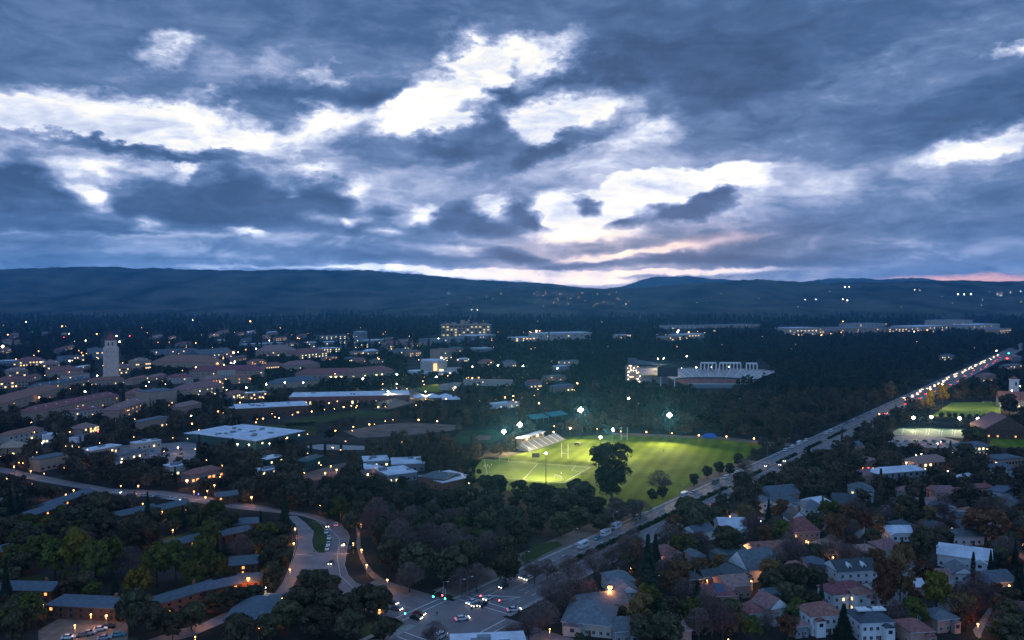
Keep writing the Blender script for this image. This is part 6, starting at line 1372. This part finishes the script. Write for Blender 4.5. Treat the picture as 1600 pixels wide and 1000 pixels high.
# hedge pieces down the median -------------------------------------------------
def hedge(s0, s1, t, w, h, lab, gap=0):
    p = E((s0+s1)/2, t); o = thing('hedge', lab, 'hedge', p, AE); L_ = s1 - s0; r = np.random.default_rng(int(s0)); n = int(L_ * 22)
    P = np.stack([r.uniform(-L_/2, L_/2, n), r.uniform(-w/2, w/2, n), r.uniform(.3, 1, n)*h], 1); P[:,2] *= 1 - .25*np.abs(P[:,1]/(w/2))**2; P[:,2] *= .85 + .25*np.sin(P[:,0]*.7+s0)
    Nn = r.normal(size=(n,3)); Nn[:,2] = np.abs(Nn[:,2]) + .5; Nn /= np.linalg.norm(Nn, axis=1, keepdims=True); V, Q = quads_cloud(P, Nn, .4, r); link('foliage', qmesh('foliage', V, Q, m_hedge), o)
    MB().box(-L_/2+.3, L_/2-.3, -w*.3, w*.3, .1, h*.6).build('stems', m_hedge, o)
for k, (a, b) in enumerate(((432,470),(472,512),(514,556),(560,610),(640,668),(700,740),(760,800),(820,870))): hedge(a, b, 11.7, 2.6, 2.0, 'clipped dark median hedge, %s' % ('nearest piece','second nearest piece','third nearest piece','fourth nearest piece','short middle piece','third farthest piece','second farthest piece','farthest piece')[k])
for k, (a, b, s0) in enumerate(((700,657,0),)): pass
def row_hedge(a, b, w, h, lab):
    A, B_ = G(*a), G(*b); dv = B_ - A; L_ = dv.length; o = thing('hedge', lab, 'hedge', (A+B_)/2, math.atan2(dv.y, dv.x)); r = np.random.default_rng(int(a[0])); n = int(L_ * w * 5)
    P = np.stack([r.uniform(-L_/2, L_/2, n), r.uniform(-w/2, w/2, n), r.uniform(.3, 1, n)*h], 1); Nn = r.normal(size=(n,3)); Nn[:,2] = np.abs(Nn[:,2]) + .5; Nn /= np.linalg.norm(Nn, axis=1, keepdims=True); V, Q = quads_cloud(P, Nn, .6, r); link('foliage', qmesh('foliage', V, Q, m_hedge), o)
row_hedge((446,667),(492,664), 5, 3, 'dark low hedge between the two practice lawns'); row_hedge((602,646),(690,640), 4, 4, 'dark hedge line behind the tan lot')
# blue tent at the woods edge
tp = G(1109, 684); o = thing('tent', 'small bright blue tent at the edge of the woods', 'tent', tp, .2); MB().add([(-5,-2,0),(5,-2,0),(5,3,0),(-5,3,0),(-3.5,.5,3.6),(3.5,.5,3.6),(-5,-2,1.6),(5,-2,1.6),(5,3,1.6),(-5,3,1.6)], [(0,1,7,6),(1,2,8,7),(2,3,9,8),(3,0,6,9),(6,7,5,4),(7,8,5),(8,9,4,5),(9,6,4)]).build('canopy', m_blue, o)
MB().tube((-5,-2.1,0),(-5,-2.1,1.7),.08).build('tent_pole', m_dark, o); fill(CLEAR, [(1102,676),(1116,676),(1116,685),(1102,685)])
# ------------------------------------------------------------------ far lights scattered on the hills and woods
mb = MB(); rl_ = random.Random(9)
def dot(px, py, D, r, mbx): p = far_pt(px, py, D); mbx.ball((p.x, p.y, p.z), r, 5, 3)
for k in range(95):
    px = rl_.gauss(900, 70) if k < 55 else rl_.uniform(640, 1600); py = rl_.uniform(455, 480); D = rl_.uniform(3300, 3700) if py > 470 else rl_.uniform(3900, 4050); dot(px, py, D, rl_.uniform(.25, .6), mb)
tag(mb.build('town_lights', mat('lamp_far_warm', (1.0,.62,.34), emit=26, sample=False)), 'countless tiny warm lights sprinkled over the far foothills', kind='stuff')
mw = MB()
for a, b, r in ((1320,448,3.2),(1327,448,2.2),(1497,460,3.4),(1507,460,3.4),(1517,460,3.4),(1559,459,2),(1429,453,1.5),(1437,453,1),(1317,468,2.8),(1324,469,2.8),(1258,468,1.6),(1275,468,1.6),(737,484,2.0),(746,484,2.2),(1564,462,1.6),(1579,457,1.6),(1595,455,1.5),(770,466,1),(700,458,1.2),(1006,469,1),(1089,473,1.2),(978,475,.9)): dot(a, b, 3850, r*.5, mw)
tag(mw.build('town_lights', mat('lamp_far_white', (1.0,.86,.66), emit=45, sample=False)), 'brighter white lights in small rows on the far foothills', kind='stuff')
mf = MB()
for k in range(120):
    px = rl_.uniform(200, 1600); py = rl_.uniform(484, 545) if k < 80 else rl_.uniform(512, 526); p = G(px, py, 12); mf.ball((p.x, p.y, p.z), max(.25, p.y*.00020), 5, 3)
for k in range(150):
    px = rl_.uniform(0, 960); py = rl_.uniform(545, 760) if px < 560 else rl_.uniform(545, 640); p = G(px, py, 6.5); mf.ball((p.x, p.y, p.z), max(.22, p.y*.00036), 6, 4)
tag(mf.build('town_lights', mat('lamp_wood_warm', (1.0,.42,.14), emit=20, sample=False)), 'tiny warm lights glinting between the dark distant woods', kind='stuff')
finish_labels()
print('lamps', NLAMP[0], 'objects', len(bpy.data.objects))
# ------------------------------------------------------------------ evening haze
hz = MB().box(-12500, 12500, -590, 12200, -1.0, 460).mesh('haze', (hm_ := bpy.data.materials.new('haze')))
hm_.use_nodes = True; t = hm_.node_tree
for n in list(t.nodes): t.nodes.remove(n)
ov = t.nodes.new('ShaderNodeOutputMaterial'); pv = t.nodes.new('ShaderNodeVolumePrincipled'); t.links.new(pv.outputs[0], ov.inputs['Volume'])
pv.inputs['Color'].default_value = (.12, .53, 1.0, 1); pv.inputs['Density'].default_value = 0.88e-4; pv.inputs['Anisotropy'].default_value = .7
tag(link('haze', hz), 'thin blue evening haze over the town and hills', kind='stuff')
